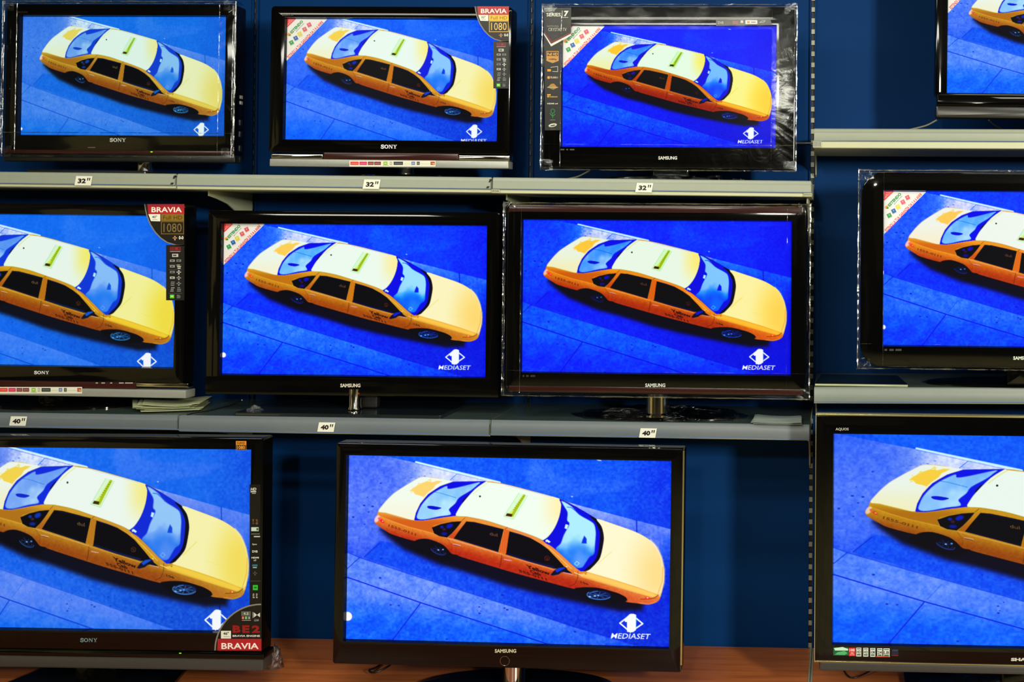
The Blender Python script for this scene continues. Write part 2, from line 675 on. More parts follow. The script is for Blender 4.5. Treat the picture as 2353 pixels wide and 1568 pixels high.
def draw_picture():
    fine = fbm(XX, YY, 5, 3, 3) - 0.5
    mid = fbm(XX, YY * 1.2, 26, 11, 4) - 0.5
    big = fbm(XX, YY, 90, 23, 3) - 0.5
    # shaded roadway everywhere
    base = lerp_col((6, 78, 246), (0, 52, 222), sstep(1150, 1540, XX) * sstep(1120, 1480, YY))
    IMG[:] = base
    # far roadway, above the kerb line
    up = lambda X, Y: lerp_col((10, 88, 252), (0, 50, 240), sstep(1380, 1540, X) * 0.9)
    kerb = aa((735, 275), (1070, 350), (2160, 610)) + bb((945, 905), (1690, 1105), (2140, 1218))
    # pale concrete band between kerb and car, and on the left
    def conc(X, Y):
        d = sstep(880, 1010, X) * sstep(1230, 1120, Y)
        c = lerp_col((88, 116, 252), (206, 218, 255), d)
        l = sstep(1225, 1270, Y)[..., None]
        c = c * (1 - l) + np.array((60, 92, 250), np.float32) / 255 * l
        n = fbm(X, Y, 12, 41, 4) * .55 + fbm(X, Y, 55, 44, 3) * .45 - 0.5
        c = c + (n * 0.34)[..., None] * np.array((1, .8, .1), np.float32)
        tl = sstep(1082, 1060, Y + (X - 800) * 0.33)[..., None] * 0.75
        return np.clip(c * (1 - tl) + np.array((62, 98, 248), np.float32) / 255 * tl, 0, 1)
    poly([(700, 1070), (700, 1000)] + aa((420, 200)) + kerb + [(1620, 1236), (1620, 1560), (1300, 1500), (1050, 1420), (826, 1280), (700, 1240)], conc, 1.0)
    # right of the nose: shaded again
    poly(bb((2040, 1300), (2400, 1380)) + [(1620, 1560), (1400, 1500), (1180, 1440), (1500, 1330)],
         lambda X, Y: lerp_col((52, 96, 250), (0, 48, 228), sstep(1235, 1330, Y)), 10)
    sl = (slice(None), slice(None))
    # road in the shade below the car
    poly(cc((620, -30), (430, 178), (1000, 370), (2352, 812)) + dd((900, 1050), (1720, 1310), (2500, 1480), (2500, 700), (1900, 700), (800, 500)) + cc((1700, 100)),
         lambda X, Y: lerp_col((16, 78, 248), (0, 46, 226), sstep(1000, 1500, X)), 3)
    # kerb strip and pavement, bottom left
    def pave(X, Y):
        c = lerp_col((104, 138, 255), (4, 92, 255), sstep(1385, 1470, Y + (X - 1100) * -0.12))
        r = sstep(1180, 1400, X)[..., None]
        c = c * (1 - r * .8) + np.array((30, 84, 250), np.float32) / 255 * r * .8
        n = fbm(X, Y * 1.3, 11, 57, 4) * .5 + fbm(X, Y * 1.2, 36, 58, 4) * .5 - 0.5
        return np.clip(c + (n * 0.42)[..., None] * np.array((1, .7, .1), np.float32), 0, 1)
    poly([(700, 1255)] + cc((225, 115), (370, 182), (1000, 385), (2352, 812)) + dd((900, 1070), (1720, 1312), (2300, 1480)) + [(1560, 1560), (700, 1560)], pave, 0.9)
    # far roadway painted over the top band
    poly([(1620, 980), (820, 980)] + kerb + [(1620, 1236)], up, 0.8)
    poly(bb((300, 310), (560, 310), (640, 520), (900, 560), (1700, 600), (1500, 720), (900, 800), (330, 720), (280, 500)), (72, 116, 255), 6, alpha=.45)
    # people mirrored on the far roadway are left to the glass; speckle instead
    IMG[:] = np.clip(IMG + (fine * 0.20 + mid * 0.07 + big * 0.05)[..., None] * np.array((1, 1, .25), np.float32), 0, 1)
    # joints
    J = (0, 30, 215)
    line(aa((1615, 500), (1530, 578)), 1.3, (20, 100, 240))
    line(aa((230, 520), (390, 610)), 1.0, (70, 80, 235), alpha=.5)
    line(cc((620, 0), (430, 172)), 1.8, J, .7)
    line(cc((365, 182), (200, 335)), 1.6, J, .7)
    line(cc((180, 100), (370, 182), (1000, 388), (2352, 812)) + dd((900, 1070), (1720, 1312), (2300, 1480)), 1.6, (0, 40, 225), 1.0, alpha=.8)
    line([(700, 1300)] + cc((225, 440), (1175, 765), (2352, 1140)) + dd((560, 1290), (900, 1400)), 2.4, (0, 22, 225), .7)
    line(cc((1165, 770), (825, 1225), (760, 1310)), 2.2, (0, 22, 225), .7)
    line(cc((1345, 560), (1195, 740)), 1.5, (30, 80, 240), 1.0, alpha=.7)
    line(bb((1688, 1105), (1692, 1255)), 2.8, (0, 40, 215), .7)
    line(dd((1680, 765), (1672, 900)), 2.2, (0, 15, 120), .8)
    line(dd((1670, 1230), (1670, 1420)), 2.0, (0, 30, 190), 1, alpha=.7)
    # gum spots and stones
    for p, r in ((A_(480, 990), 2.2), (A_(430, 1148), 2), (A_(530, 918), 3), (A_(420, 905), 3), (A_(280, 1055), 3), (A_(630, 618), 2.2), (A_(460, 798), 1.5),
                 (C_(640, 443), 3), (C_(650, 190), 2.2), (C_(780, 792), 2.8), (C_(885, 800), 2.4), (C_(1925, 816), 2.4), (C_(1930, 898), 2.8), (C_(1942, 870), 1.6),
                 (C_(1985, 770), 1.6), (C_(2250, 830), 2.4), (C_(2285, 852), 3), (C_(2220, 663), 3), (C_(1762, 450), 1.8), (C_(1510, 1232), 2.6), (C_(2205, 1225), 1.8),
                 (D_(225, 740), 2.4), (D_(688, 850), 3), (D_(1052, 910), 1.8), (D_(1055, 987), 2.4), (D_(1060, 1040), 2.6), (D_(915, 1132), 2.8), (D_(1350, 1140), 2.4),
                 (D_(250, 843), 2), (D_(570, 895), 1.6), (D_(1045, 803), 1.8), (D_(2035, 182), 2.2), (D_(2035, 885), 2), (D_(1948, 922), 2), (D_(2035, 797), 2), (D_(1890, 1232), 2)):
        dot(p[0], p[1], r, (0, 18, 200), r * .65, 0.9, alpha=.8)
    r2 = np.random.RandomState(3)
    for k in range(150):
        x, y = r2.uniform(800, 1080), r2.uniform(1060, 1300)
        dot(x, y, r2.uniform(.8, 3.5), (40, 70, 240), r2.uniform(.6, 1.4), 1.2, alpha=r2.uniform(.15, .5))
    for k in range(120):
        x, y = r2.uniform(800, 1540), r2.uniform(1290, 1486)
        dot(x, y, r2.uniform(.6, 2.2), (0, 50, 240), r2.uniform(.5, 1.2), 1.0, alpha=r2.uniform(.15, .5))
    for k in range(70):
        x, y = r2.uniform(1200, 1540), r2.uniform(1062, 1220)
        dot(x, y, r2.uniform(1, 4), (90, 130, 255), r2.uniform(.5, 1.2), 1.3, alpha=r2.uniform(.1, .4))
    dot(*B_(860, 795), 2.5, (190, 210, 255), 1.4)  # these two are specular glints put into the roadway colour
    dot(*B_(1200, 327), 6, (200, 225, 255), 1.3, rot=.2)
    # white lane line
    line(aa((1085, 344), (2170, 610)), 4.0, (214, 250, 255), .7)
    line(aa((1085, 362), (2100, 620)), .8, (40, 110, 240), .5, alpha=.7)
    # cast shadow of the car
    sh = aa((640, 1215), (760, 1240), (1200, 1300)) + cc((2300, 250)) + dd((900, 480), (1700, 640), (1790, 760), (1760, 850), (1500, 860), (1200, 800), (800, 715), (400, 625), (0, 520)) + \
        cc((2000, 440), (1700, 345), (1400, 262), (1180, 170), (950, 70), (820, -20), (700, -120))
    poly(sh, (0, 0, 120), 17, alpha=.8)
    poly(sh, (4, 2, 22), 8, alpha=.96)
    # ---- car body (side)
    body = aa((1180, 535), (1120, 550), (950, 650), (800, 750), (700, 850), (620, 950), (598, 1000), (585, 1045), (553, 1100), (580, 1150), (700, 1230), (800, 1285), (1080, 1366),
              (1130, 1345), (1250, 1340), (1420, 1400), (1500, 1465), (1560, 1530)) + cc((1640, 152), (1720, 182), (2352, 372)) + \
        dd((500, 478), (900, 582), (1000, 562), (1200, 568), (1400, 618), (1500, 655), (1570, 700), (1560, 745), (1700, 765), (1850, 780), (1960, 745), (2002, 680), (2042, 500), (2047, 350), (2012, 180)) + \
        bb((1950, 1450), (1880, 1370), (1700, 1260), (1400, 1150), (1170, 1078), (960, 955), (880, 905), (700, 822), (300, 708), (0, 632)) + aa((1990, 594), (1580, 598), (1370, 553))

    def side(X, Y):
        belt = 1250 + (X - 1040) * 0.262 - 4          # crease height
        t = (Y - belt) / 45.0
        rr = sstep(1300, 1480, X)
        top = lerp_col((238, 146, 44), (250, 172, 78), rr)
        bot = lerp_col((186, 40, 12), (224, 96, 44), rr)
        k = sstep(-0.35, 0.55, t)[..., None]
        c = top * (1 - k) + bot * k
        n = (fbm(X, Y, 4, 91, 2) - .5)[..., None]
        return np.clip(c + n * 0.08, 0, 1)
    poly(body, side, 0.8, True)
    # rear quarter, lighter shoulder
    sh_r = aa((600, 985), (720, 1015), (900, 1066), (1075, 1100), (1180, 1106), (1300, 1092), (1450, 1068), (1620, 1048), (1740, 1062), (1740, 1105), (1600, 1112), (1450, 1130), (1330, 1165),
              (1300, 1195), (1320, 1262), (1180, 1225), (1000, 1180), (800, 1110), (612, 1035))
    poly(sh_r, lambda X, Y: lerp_col((246, 160, 50), (214, 96, 22), sstep(0, 26, Y - (1172 + (X - 870) * .05 + sstep(1000, 1060, X) * 6))), 1.2)
    line(aa((612, 1040), (800, 1118), (1000, 1186), (1320, 1270), (1500, 1326)), 1.0, (250, 170, 70), .8, alpha=.9)
    line(aa((600, 985), (720, 1015), (900, 1066), (1075, 1098)), 1.0, (196, 200, 120), .5, alpha=.8)
    # boot lid
    trunk = aa((1180, 536), (1120, 551), (950, 651), (800, 751), (700, 851), (606, 978), (700, 1000), (900, 1055), (1076, 1094), (1095, 1000), (1150, 880), (1250, 760), (1400, 660), (1500, 622), (1582, 604), (1480, 578), (1370, 556))
    poly(trunk, lambda X, Y: lerp_col((242, 252, 238), (250, 246, 216), sstep(1130, 1190, Y) * .8), .8, True)
    line(aa((1182, 534), (1120, 549), (950, 649), (800, 749), (700, 849), (610, 965)), 1.0, (190, 170, 235), .6, alpha=.8)
    poly(aa((1005, 722), (1050, 680), (1150, 622), (1230, 592), (1300, 606), (1360, 588), (1430, 592), (1400, 612), (1345, 640), (1310, 690), (1240, 745), (1190, 797), (1140, 778), (1080, 762), (1050, 722)), (255, 214, 112), 1.0)
    for k in range(30):
        t = r2.rand()
        x, y = 940 + 50 * t + r2.uniform(-4, 4), 1128 - 24 * t + r2.uniform(-6, 10)
        dot(x, y, r2.uniform(1.5, 3.5), (255, 214, 112), r2.uniform(.5, 1), .7, alpha=.8, rot=-.6)
    # rear window
    poly(aa((1580, 600), (1995, 594), (1850, 700), (1700, 870), (1640, 960), (1610, 1040), (1450, 1060), (1300, 1085), (1180, 1102), (1080, 1098), (1072, 1090), (1092, 1000), (1148, 880), (1248, 760), (1400, 658), (1560, 601), (1600, 598), (1985, 593)), (0, 0, 232), .7)
    poly(aa((1108, 1072), (1118, 1000), (1165, 900), (1275, 775), (1400, 695), (1490, 655), (1505, 692), (1640, 672), (1905, 608), (1880, 645), (1800, 712), (1650, 805), (1600, 880), (1520, 955), (1540, 1000), (1530, 1030), (1400, 1048), (1200, 1088)), smooth=True, blur=1.3, color=
         lambda X, Y: lerp_col((130, 190, 250), (196, 244, 255), sstep(.2, .8, fbm(X, Y, 30, 77, 3)) * .6 + sstep(1100, 1190, Y) * .4))
    poly(aa((1690, 850), (1740, 790), (1780, 760), (1720, 850), (1690, 880)), (0, 0, 60), 1.2)
    poly(aa((1238, 918), (1300, 912), (1418, 936), (1390, 955), (1340, 962), (1260, 947)), (0, 0, 215), .6, True)
    line(aa((1330, 735), (1400, 745), (1610, 808)), .9, (0, 120, 225), .5)
    # roof
    roof = aa((1992, 600), (2020, 606)) + bb((0, 638), (300, 714), (600, 792), (704, 828), (722, 900), (700, 1050), (640, 1200), (560, 1310), (497, 1357), (490, 1355), (400, 1312), (200, 1240), (0, 1176)) + \
        aa((2000, 1100), (1750, 1050), (1611, 1041), (1640, 960), (1700, 870), (1850, 700))

    def roofc(X, Y):
        q = sstep(1225, 1285, X) * sstep(1230, 1150, np.abs(Y - 1160) + 1140)
        c = lerp_col((242, 255, 240), (255, 244, 184), q)
        return c
    poly(roof, roofc, .7, True)
    line(aa((1610, 1043), (1750, 1052), (2000, 1103)) + bb((0, 1180), (200, 1245), (400, 1317), (490, 1360)), .8, (150, 190, 120), .5, alpha=.8)
    line(bb((0, 648), (300, 722), (600, 800)), .7, (170, 180, 240), .5, alpha=.8)
    line(aa((2020, 612), (1920, 680), (1830, 760)), 1.6, (228, 224, 120), 1.0, alpha=.6)
    dot(*A_(1917, 790), 2.2, (0, 30, 20))
    # roof sign
    poly(bb((178, 748), (290, 780), (112, 1086), (-14, 1048)), (222, 255, 214), 1.2)
    line(bb((178, 748), (-14, 1048), (112, 1086), (290, 780)), .8, (120, 220, 110), .5, alpha=.7)
    poly(bb((232, 764), (266, 776), (180, 920), (104, 1062), (18, 1040), (100, 960)), (214, 244, 120), .8)
    poly(bb((240, 764), (266, 776), (200, 890), (104, 1060), (84, 1022), (150, 905)), (172, 200, 20), .7)
    poly(bb((28, 1008), (98, 1020), (90, 1056), (8, 1042)), (72, 28, 0), .6)
    for k in range(8):
        line(bb((105 + k * 17, 960 - k * 24), (125 + k * 17, 965 - k * 24)), 1.0, (110, 120, 0), .4, alpha=.8)
    # windscreen
    ws = bb((704, 826), (880, 908), (960, 952), (1170, 1080), (1240, 1180), (1270, 1300), (1265, 1400)) + dd((1230, 170), (1180, 250), (1100, 330), (1020, 356), (940, 346), (850, 282), (700, 132), (500, -30)) + \
        bb((495, 1357), (560, 1310), (640, 1200), (700, 1050), (722, 900))
    poly(ws, (0, 0, 226), .7, True)
    poly(bb((1080, 1040), (1170, 1080), (1240, 1180), (1270, 1300), (1265, 1400)) + dd((1230, 170), (1180, 250), (1100, 330), (1020, 356), (1060, 310), (1150, 225), (1200, 110)) + bb((1222, 1290), (1200, 1200), (1150, 1110)), (0, 0, 22), .9, True)

    def glassc(X, Y):
        t = sstep(1205, 1300, Y)
        n = fbm(X, Y, 40, 31, 3)
        c = lerp_col((176, 240, 255), (16, 108, 250), sstep(.15, .9, t * .75 + (n - .5) * .9))
        m = (sstep(.45, .8, fbm(X, Y, 46, 35, 2)) * t * .8)[..., None]
        return c * (1 - m) + np.array((140, 180, 255), np.float32) / 255 * m
    poly(bb((728, 850), (860, 925), (950, 1025), (1100, 1112), (1150, 1160), (1168, 1250), (1166, 1330), (1160, 1420)) + dd((1150, 130), (1090, 175), (1040, 250), (1000, 305), (930, 312), (870, 270), (700, 115), (660, 60)) +
         bb((720, 1400), (760, 1290), (830, 1150), (800, 1100), (805, 1000), (760, 920)), glassc, 1.6, True)
    line(bb((800, 930), (850, 935), (960, 1020)), 1.3, (0, 60, 230), .8)
    poly(bb((782, 1150), (818, 1160), (800, 1216), (767, 1202)), (205, 250, 255), .7)
    poly(bb((524, 1358), (548, 1344), (592, 1376), (572, 1392), (545, 1376), (530, 1382)), (225, 250, 255), .7)
    poly(bb((1022, 1298), (1052, 1338), (1052, 1400), (988, 1396), (1000, 1350)), (0, 40, 235), 1.3)
    line(dd((930, 228), (962, 255), (930, 284), (898, 258), (930, 228)), 1.3, (170, 240, 255), .6)
    # bonnet
    hood = bb((1180, 1082), (1400, 1152), (1700, 1262), (1880, 1372), (1950, 1452)) + dd((2008, 180), (2038, 330), (2030, 500), (1972, 655), (1700, 560), (1400, 465), (1072, 372), (1100, 332), (1180, 250), (1232, 170)) + \
        bb((1268, 1400), (1272, 1300), (1243, 1180))
    poly(hood, lambda X, Y: lerp_col((255, 249, 208), (255, 224, 142), sstep(120, 5, np.hypot((X - 1512) * 1.2, (Y - 1318) * .8))), .8, True)
    line(bb((1870, 1362), (1950, 1452)) + dd((2010, 180), (2042, 330), (2040, 500), (1990, 660)), 4.5, (255, 236, 214), 2.2, alpha=.7)
    line(dd((2030, 300), (2022, 480), (1965, 655)), 1.5, (240, 160, 60), .8, alpha=.8)
    line(dd((1075, 370), (1400, 465), (1700, 560), (1970, 657)), 1.4, (246, 176, 50), .7)
    poly(dd((1075, 376), (1400, 470), (1700, 566), (1960, 662), (1900, 690), (1700, 635), (1400, 545), (1000, 430), (950, 395)), lambda X, Y: lerp_col((255, 206, 100), (246, 150, 50), sstep(0, 16, Y - (1322 + (X - 1352) * .315))), 1.6)
    line(dd((900, 405), (1300, 520), (1700, 628)), 1.0, (255, 190, 110), .8, alpha=.6)
    line(dd((1372, 105), (1290, 175), (1195, 262)), .9, (240, 216, 90), .6)
    line(dd((1500, 330), (1960, 470)), .7, (250, 226, 150), .6, alpha=.6)
    line(dd((1750, 712), (1850, 712), (1930, 695), (1972, 660)), 1.3, (120, 40, 0), .7)
    dot(*D_(1832, 698), 5, (255, 50, 20), 2.8, 1.2)
    dot(*D_(1836, 694), 2, (255, 230, 200), 1.3, .8)
    dot(*D_(1045, 390), 2, (190, 90, 0), 1.2)
    line(dd((1740, 762), (1850, 776), (1940, 748)), 2.5, (255, 170, 80), 1.6, alpha=.6)
    # cabin side: windows
    Kb = (1, 0, 8)
    poly(aa((1300, 1192), (1420, 1146), (1560, 1118), (1685, 1110), (1640, 1180), (1560, 1270), (1500, 1322), (1400, 1304), (1330, 1268)), Kb, .7)
    dot(*A_(1530, 1172), 8, (0, 20, 190), 5, 2.5, rot=-.4)
    dot(*A_(1430, 1185), 4, (0, 30, 170), 3, 1.5)
    dot(*A_(1462, 1272), 7, (0, 10, 160), 3.5, 2.2)
    dot(*A_(1460, 1215), 4, (90, 20, 70), 3, 1.6, alpha=.7)
    poly(aa((1745, 1112), (1850, 1122), (2050, 1170), (2228, 1216), (2195, 1360), (2160, 1510), (1900, 1430), (1582, 1334), (1640, 1250)), Kb, .7)
    poly(aa((1690, 1112), (1742, 1108), (1580, 1334), (1514, 1322), (1600, 1225)), lambda X, Y: lerp_col((236, 128, 50), (210, 70, 20), sstep(1200, 1236, Y)), .7)
    line(aa((1690, 1100), (1730, 1066)), 1.0, (110, 40, 0), .5)
    poly(bb((60, 1240), (200, 1280), (350, 1338), (460, 1400)) + dd((560, 72), (700, 218), (790, 318), (640, 322), (300, 228), (15, 138)), Kb, .7)
    poly(aa((2236, 1216), (2300, 1232), (2262, 1530), (2163, 1506), (2200, 1360)), lambda X, Y: lerp_col((240, 124, 44), (206, 66, 14), (np.sin(X * 1.6) * .25 + .4)), .6)
    line(aa((1790, 1124), (2000, 1170), (2180, 1212)), 1.0, (10, 0, 110), .6, alpha=.8)
    line(bb((100, 1256), (230, 1292), (340, 1330)), 1.2, (50, 20, 150), .6, alpha=.8)
    line(dd((40, 128), (300, 212), (640, 300)), 3.0, (0, 4, 70), 1.2)
    line(dd((200, 190), (420, 250), (640, 308)), .8, (0, 40, 150), .5, alpha=.8)
    line(aa((1620, 1330), (1900, 1416), (2150, 1490)), 1.6, (2, 4, 60), .8, alpha=.8)
    # pillar beside the windscreen and drip rail
    line(bb((0, 1195), (200, 1262), (380, 1330), (500, 1400)) + dd((600, 50), (760, 190), (880, 300), (960, 360)), 5.2, (244, 140, 66), .8, smooth=True)
    line(dd((520, 10), (700, 170), (860, 320)), 1.2, (255, 210, 140), .7)
    line(aa((1740, 1076), (2000, 1126), (2240, 1198)), 4.0, (240, 150, 60), .8)
    line(aa((2240, 1215), (2275, 1192)), 1.0, (120, 50, 10), .5)
    # belt highlight, seams, handles
    line(aa((1500, 1330), (1700, 1390)) + cc((2200, 136)), 1.5, (250, 168, 150), .7)
    line(dd((-30, 142), (0, 152), (300, 238), (640, 338), (880, 398)), 1.2, (248, 160, 120), .7)
    line(cc((2206, 150), (2198, 240), (2180, 310)), 1.0, (90, 10, 0), .5)
    line(aa((1500, 1330), (1560, 1420)) + cc((1560, 100)), .8, (120, 20, 0), .5, alpha=.6)
    line(dd((946, 350), (944, 440), (905, 520), (832, 550)), 1.0, (90, 20, 0), .5)
    line(dd((900, 372), (1000, 412)), 1.8, (255, 214, 170), .8)
    line(cc((1580, 4), (1672, 26)), 1.8, (236, 176, 205), .6)
    line(cc((1585, 14), (1665, 36)), .8, (70, 10, 20), .5)
    line(dd((0, 204), (90, 218)), 1.8, (236, 150, 190), .6)
    line(cc((2240, 200), (2300, 218)), 1.8, (236, 150, 190), .6)
    # door mirror
    poly(dd((594, 402), (640, 345), (690, 312), (780, 298), (812, 330), (760, 352), (700, 396), (625, 412)), (0, 6, 50), .8)
    poly(dd((650, 345), (700, 312), (770, 304), (780, 318), (720, 348), (680, 372)), (0, 52, 220), 1.0)
    poly(dd((750, 330), (800, 330), (876, 386), (740, 368)), (0, 0, 30), .7)
    line(dd((760, 370), (878, 398)), 1.6, (230, 150, 190), .7)
    dot(*D_(800, 296), 2.2, (255, 230, 190), 1.2)
    # arches and wheels
    poly(aa((1080, 1368), (1132, 1347), (1250, 1342), (1418, 1402), (1500, 1467), (1558, 1532)) + cc((1640, 155), (1500, 230), (1300, 170), (1000, 40)), (3, 1, 14), 1.6, smooth=True)
    poly(dd((900, 584), (1000, 564), (1200, 570), (1400, 620), (1500, 657), (1568, 702), (1562, 740), (1400, 760), (1200, 740), (1000, 680)), (3, 1, 12), 1.4, True)
    cx, cy = C_(1385, 88)
    for r, w, al in ((17, 1.0, .9), (13, .8, .6)):
        q = [(cx + r * math.cos(t) + .2 * r * .5 * math.sin(t), cy + r * .30 * math.cos(t) + r * .55 * math.sin(t)) for t in np.linspace(.1, 3.0, 14)]
        line(q, w, (50, 90, 230), .6, alpha=al)
    for t in np.linspace(0, 6.28, 7)[:-1]:
        line([(cx, cy - 2), (cx + 12 * math.cos(t), cy - 2 + 7 * math.sin(t) + 3 * math.cos(t))], 1.0, (30, 60, 190), .7, alpha=.7)
    dot(cx + .6, cy - 1, 2, (150, 210, 255), 1.4, .8)
    dot(*C_(1448, 76), 2.2, (120, 180, 255), 1.4, .8)
    cx, cy = D_(1215, 662)
    dot(cx, cy, 28, (10, 22, 92), 10.5, 1.2, rot=.05)
    dot(cx, cy + .5, 21, (4, 8, 40), 7.5, 1.5, rot=.05)
    for t in np.linspace(.2, 6.4, 9)[:-1]:
        line([(cx + 2 * math.cos(t), cy + .8 * math.sin(t)), (cx + 20 * math.cos(t), cy + 7.2 * math.sin(t))], 2.2, (44, 92, 200), .9, alpha=.75)
    dot(cx, cy, 5, (30, 60, 150), 2.2, 1)
    for r, w, al, c in ((27, 1.5, .95, (84, 150, 240)), (23, .9, .6, (50, 96, 200))):
        q = [(cx + r * math.cos(t), cy + r * .37 * math.sin(t) + .05 * r * math.cos(t)) for t in np.linspace(.3, 3.7, 18)]
        line(q, w, c, .7, alpha=al)
    dot(*D_(1100, 682), 3, (150, 205, 255), 1.8, 1.2)
    dot(*D_(1165, 672), 2.6, (170, 215, 255), 1.6, 1.2)
    dot(*D_(1208, 666), 2.2, (170, 215, 255), 1.2, 1)
    line(dd((1100, 640), (1150, 617), (1200, 612)), 1.2, (90, 150, 240), .8)
    # tail lamp
    dot(*A_(590, 1078), 5, (250, 214, 226), 9, 2, rot=.5, alpha=.9)
    dot(*A_(650, 1105), 7.5, (255, 20, 24), 3.2, 1.2, rot=.65)
    dot(*A_(622, 1078), 4, (255, 90, 110), 3, 1.4, rot=.5)
    dot(*A_(662, 1110), 1.8, (255, 190, 180), 1.2, .6)
    # lettering on the doors
    ptext('Yellow', *D_(290, 315), 54, 17.5, -3, -9, (60, 4, 0), .045)
    ptext('Cab', *D_(335, 372), 25, 8.5, -2, -7.5, (60, 4, 0), .045)
    ptext('555-0111', *D_(195, 365), 64, 20.5, -2.6, -6.5, (70, 8, 0), .04, alpha=.9)
    ptext('106', *D_(985, 508), 18, 5.0, -1.5, -5, (80, 14, 0), .03)
    line([(D_(1050, 512)[0] + 17 * math.cos(t) + 2 * math.sin(t), D_(1050, 512)[1] + 4.5 * math.cos(t) + 5 * math.sin(t)) for t in np.linspace(0, 6.28, 24)], .6, (130, 50, 10), .5, alpha=.6)
    ptext('1555-0111', *A_(735, 1180), 64, 21.5, 1.5, -5.8, (110, 24, 0), .03, alpha=.75)
    ptext('dul', *A_(2050, 1292), 18, 3.5, -1, -7.5, (150, 90, 70), .01, alpha=.8)
    line([(D_(548, 188)[0] + 5.5 * math.cos(t), D_(548, 188)[1] + 5 * math.sin(t)) for t in np.linspace(0, 6.28, 14)], .8, (170, 50, 40), .5, alpha=.8)
    line(dd((528, 178), (560, 185), (540, 200), (566, 206)), .8, (170, 50, 40), .5, alpha=.8)
    # station mark
    wht = (252, 255, 255)
    line(dd((1487, 1020), (1632, 908), (1778, 1026), (1622, 1134), (1487, 1020)), 3.3, wht, .5)
    poly(dd((1538, 975), (1612, 904), (1660, 900), (1692, 912), (1692, 1108), (1655, 1136), (1580, 1132), (1578, 1004), (1556, 1006)), wht, .6)
    line(dd((1696, 920), (1696, 1090)), .8, (90, 230, 250), .4, alpha=.8)
    ptext('MEDIASET', *D_(1372, 1216), 88, 1.6, 3.0, -12.2, wht, .006)


draw_picture()
#ENDPIC


# ================================================================= TELEVISIONS
def sample_picture(u, v):
    x = np.clip((u + MG) / (1 + 2 * MG) * (RW - 1), 0, RW - 1.001)
    y = np.clip((v + MG) / (1 + 2 * MG) * (RH - 1), 0, RH - 1.001)
    xi, yi = x.astype(int), y.astype(int)
    fx, fy = (x - xi)[:, None], (y - yi)[:, None]
    return (IMG[yi, xi] * (1 - fx) + IMG[yi, xi + 1] * fx) * (1 - fy) + (IMG[yi + 1, xi] * (1 - fx) + IMG[yi + 1, xi + 1] * fx) * fy


# features of the broadcast frame, in the frame of the large set
FEAT = dict(tail=A_(555, 1100), nose=D_(2047, 350), dot=A_(1917, 790), logo=D_(1632, 1020), cross=C_(370, 180), joint=C_(1175, 767))


def tag(o, label=None, cat=None, group=None, kind=None):
    if label:
        o['label'] = label
    if cat:
        o['category'] = cat
    if group:
        o['group'] = group
    if kind:
        o['kind'] = kind
    return o


class Decal:
    """flat printed matter: coloured polygons in a few paper-thin layers"""
    def __init__(self):
        self.v, self.f, self.c = [], [], []

    def poly(self, pts, col, layer=0):
        b = len(self.v)
        self.v += [(p[0], layer, p[1]) for p in pts]
        self.f.append(tuple(range(b, b + len(pts))))
        self.c.append(col)

    def tris(self, P, faces, col, layer):
        b = len(self.v)
        self.v += [(p[0], layer, p[1]) for p in P]
        for f in faces:
            self.f.append(tuple(i + b for i in f))
            self.c.append(col)

    def rect(self, x0, y0, x1, y1, col, layer=0):
        self.poly([(x0, y0), (x1, y0), (x1, y1), (x0, y1)], col, layer)

    def text(self, s, x0, y0, x1, y1, col, layer=1, bold=0.0, shear=0.0, rot=0.0):
        """fills the box (photo pixels, y down) with the text"""
        v, f, _ = glyphs(s, bold, 2)
        w, h = x1 - x0, y1 - y0
        X = v[:, 0] * w + v[:, 1] * shear * h
        Y = (1 - v[:, 1]) * h
        cx, cy = w / 2, h / 2
        c, sn = math.cos(rot), math.sin(rot)
        P = [(x0 + cx + (a - cx) * c - (b - cy) * sn, y0 + cy + (a - cx) * sn + (b - cy) * c) for a, b in zip(X, Y)]
        self.tris(P, f, col, layer)

    def slab(self, word, x0, y0, x1, y1, col, layer=1):
        for q in slab_letters(word):
            self.poly([(x0 + a * (x1 - x0), y1 - b * (y1 - y0)) for a, b in q], col, layer)

    def line(self, pts, w, col, layer=1):
        for a, b in zip(pts[:-1], pts[1:]):
            a, b = np.array(a, float), np.array(b, float)
            d = (b - a) / max(1e-6, np.linalg.norm(b - a))
            n = np.array([-d[1], d[0]]) * w / 2
            self.poly([a + n, b + n, b - n, a - n], col, layer)

    def icons(self, x0, y0, x1, y1, cols, rows, seed=1, palette=None, layer=1, fill=.72):
        r = random.Random(seed)
        pal = palette or [(190, 190, 186), (150, 150, 150), (210, 210, 205), (120, 126, 130)]
        cw, ch = (x1 - x0) / cols, (y1 - y0) / rows
        for j in range(rows):
            for i in range(cols):
                c = r.choice(pal)
                ax, ay = x0 + (i + .5) * cw, y0 + (j + .5) * ch
                k = r.random()
                w, h = cw * fill / 2, ch * fill / 2
                if k < .35:
                    for q in range(3):
                        yy = ay - h + q * h * .8
                        self.rect(ax - w * r.uniform(.5, 1), yy, ax + w * r.uniform(.5, 1), yy + h * .4, c, layer)
                elif k < .7:
                    self.rect(ax - w, ay - h * .7, ax + w, ay + h * .4, c, layer)
                    self.rect(ax - w * .6, ay - h * .35, ax + w * .5, ay + h * .1, tuple(q * .25 for q in c), layer + 1)
                else:
                    self.rect(ax - w, ay - h * .3, ax + w, ay + h * .1, c, layer)
                    self.rect(ax - w * .3, ay - h, ax + w * .3, ay + h, c, layer)


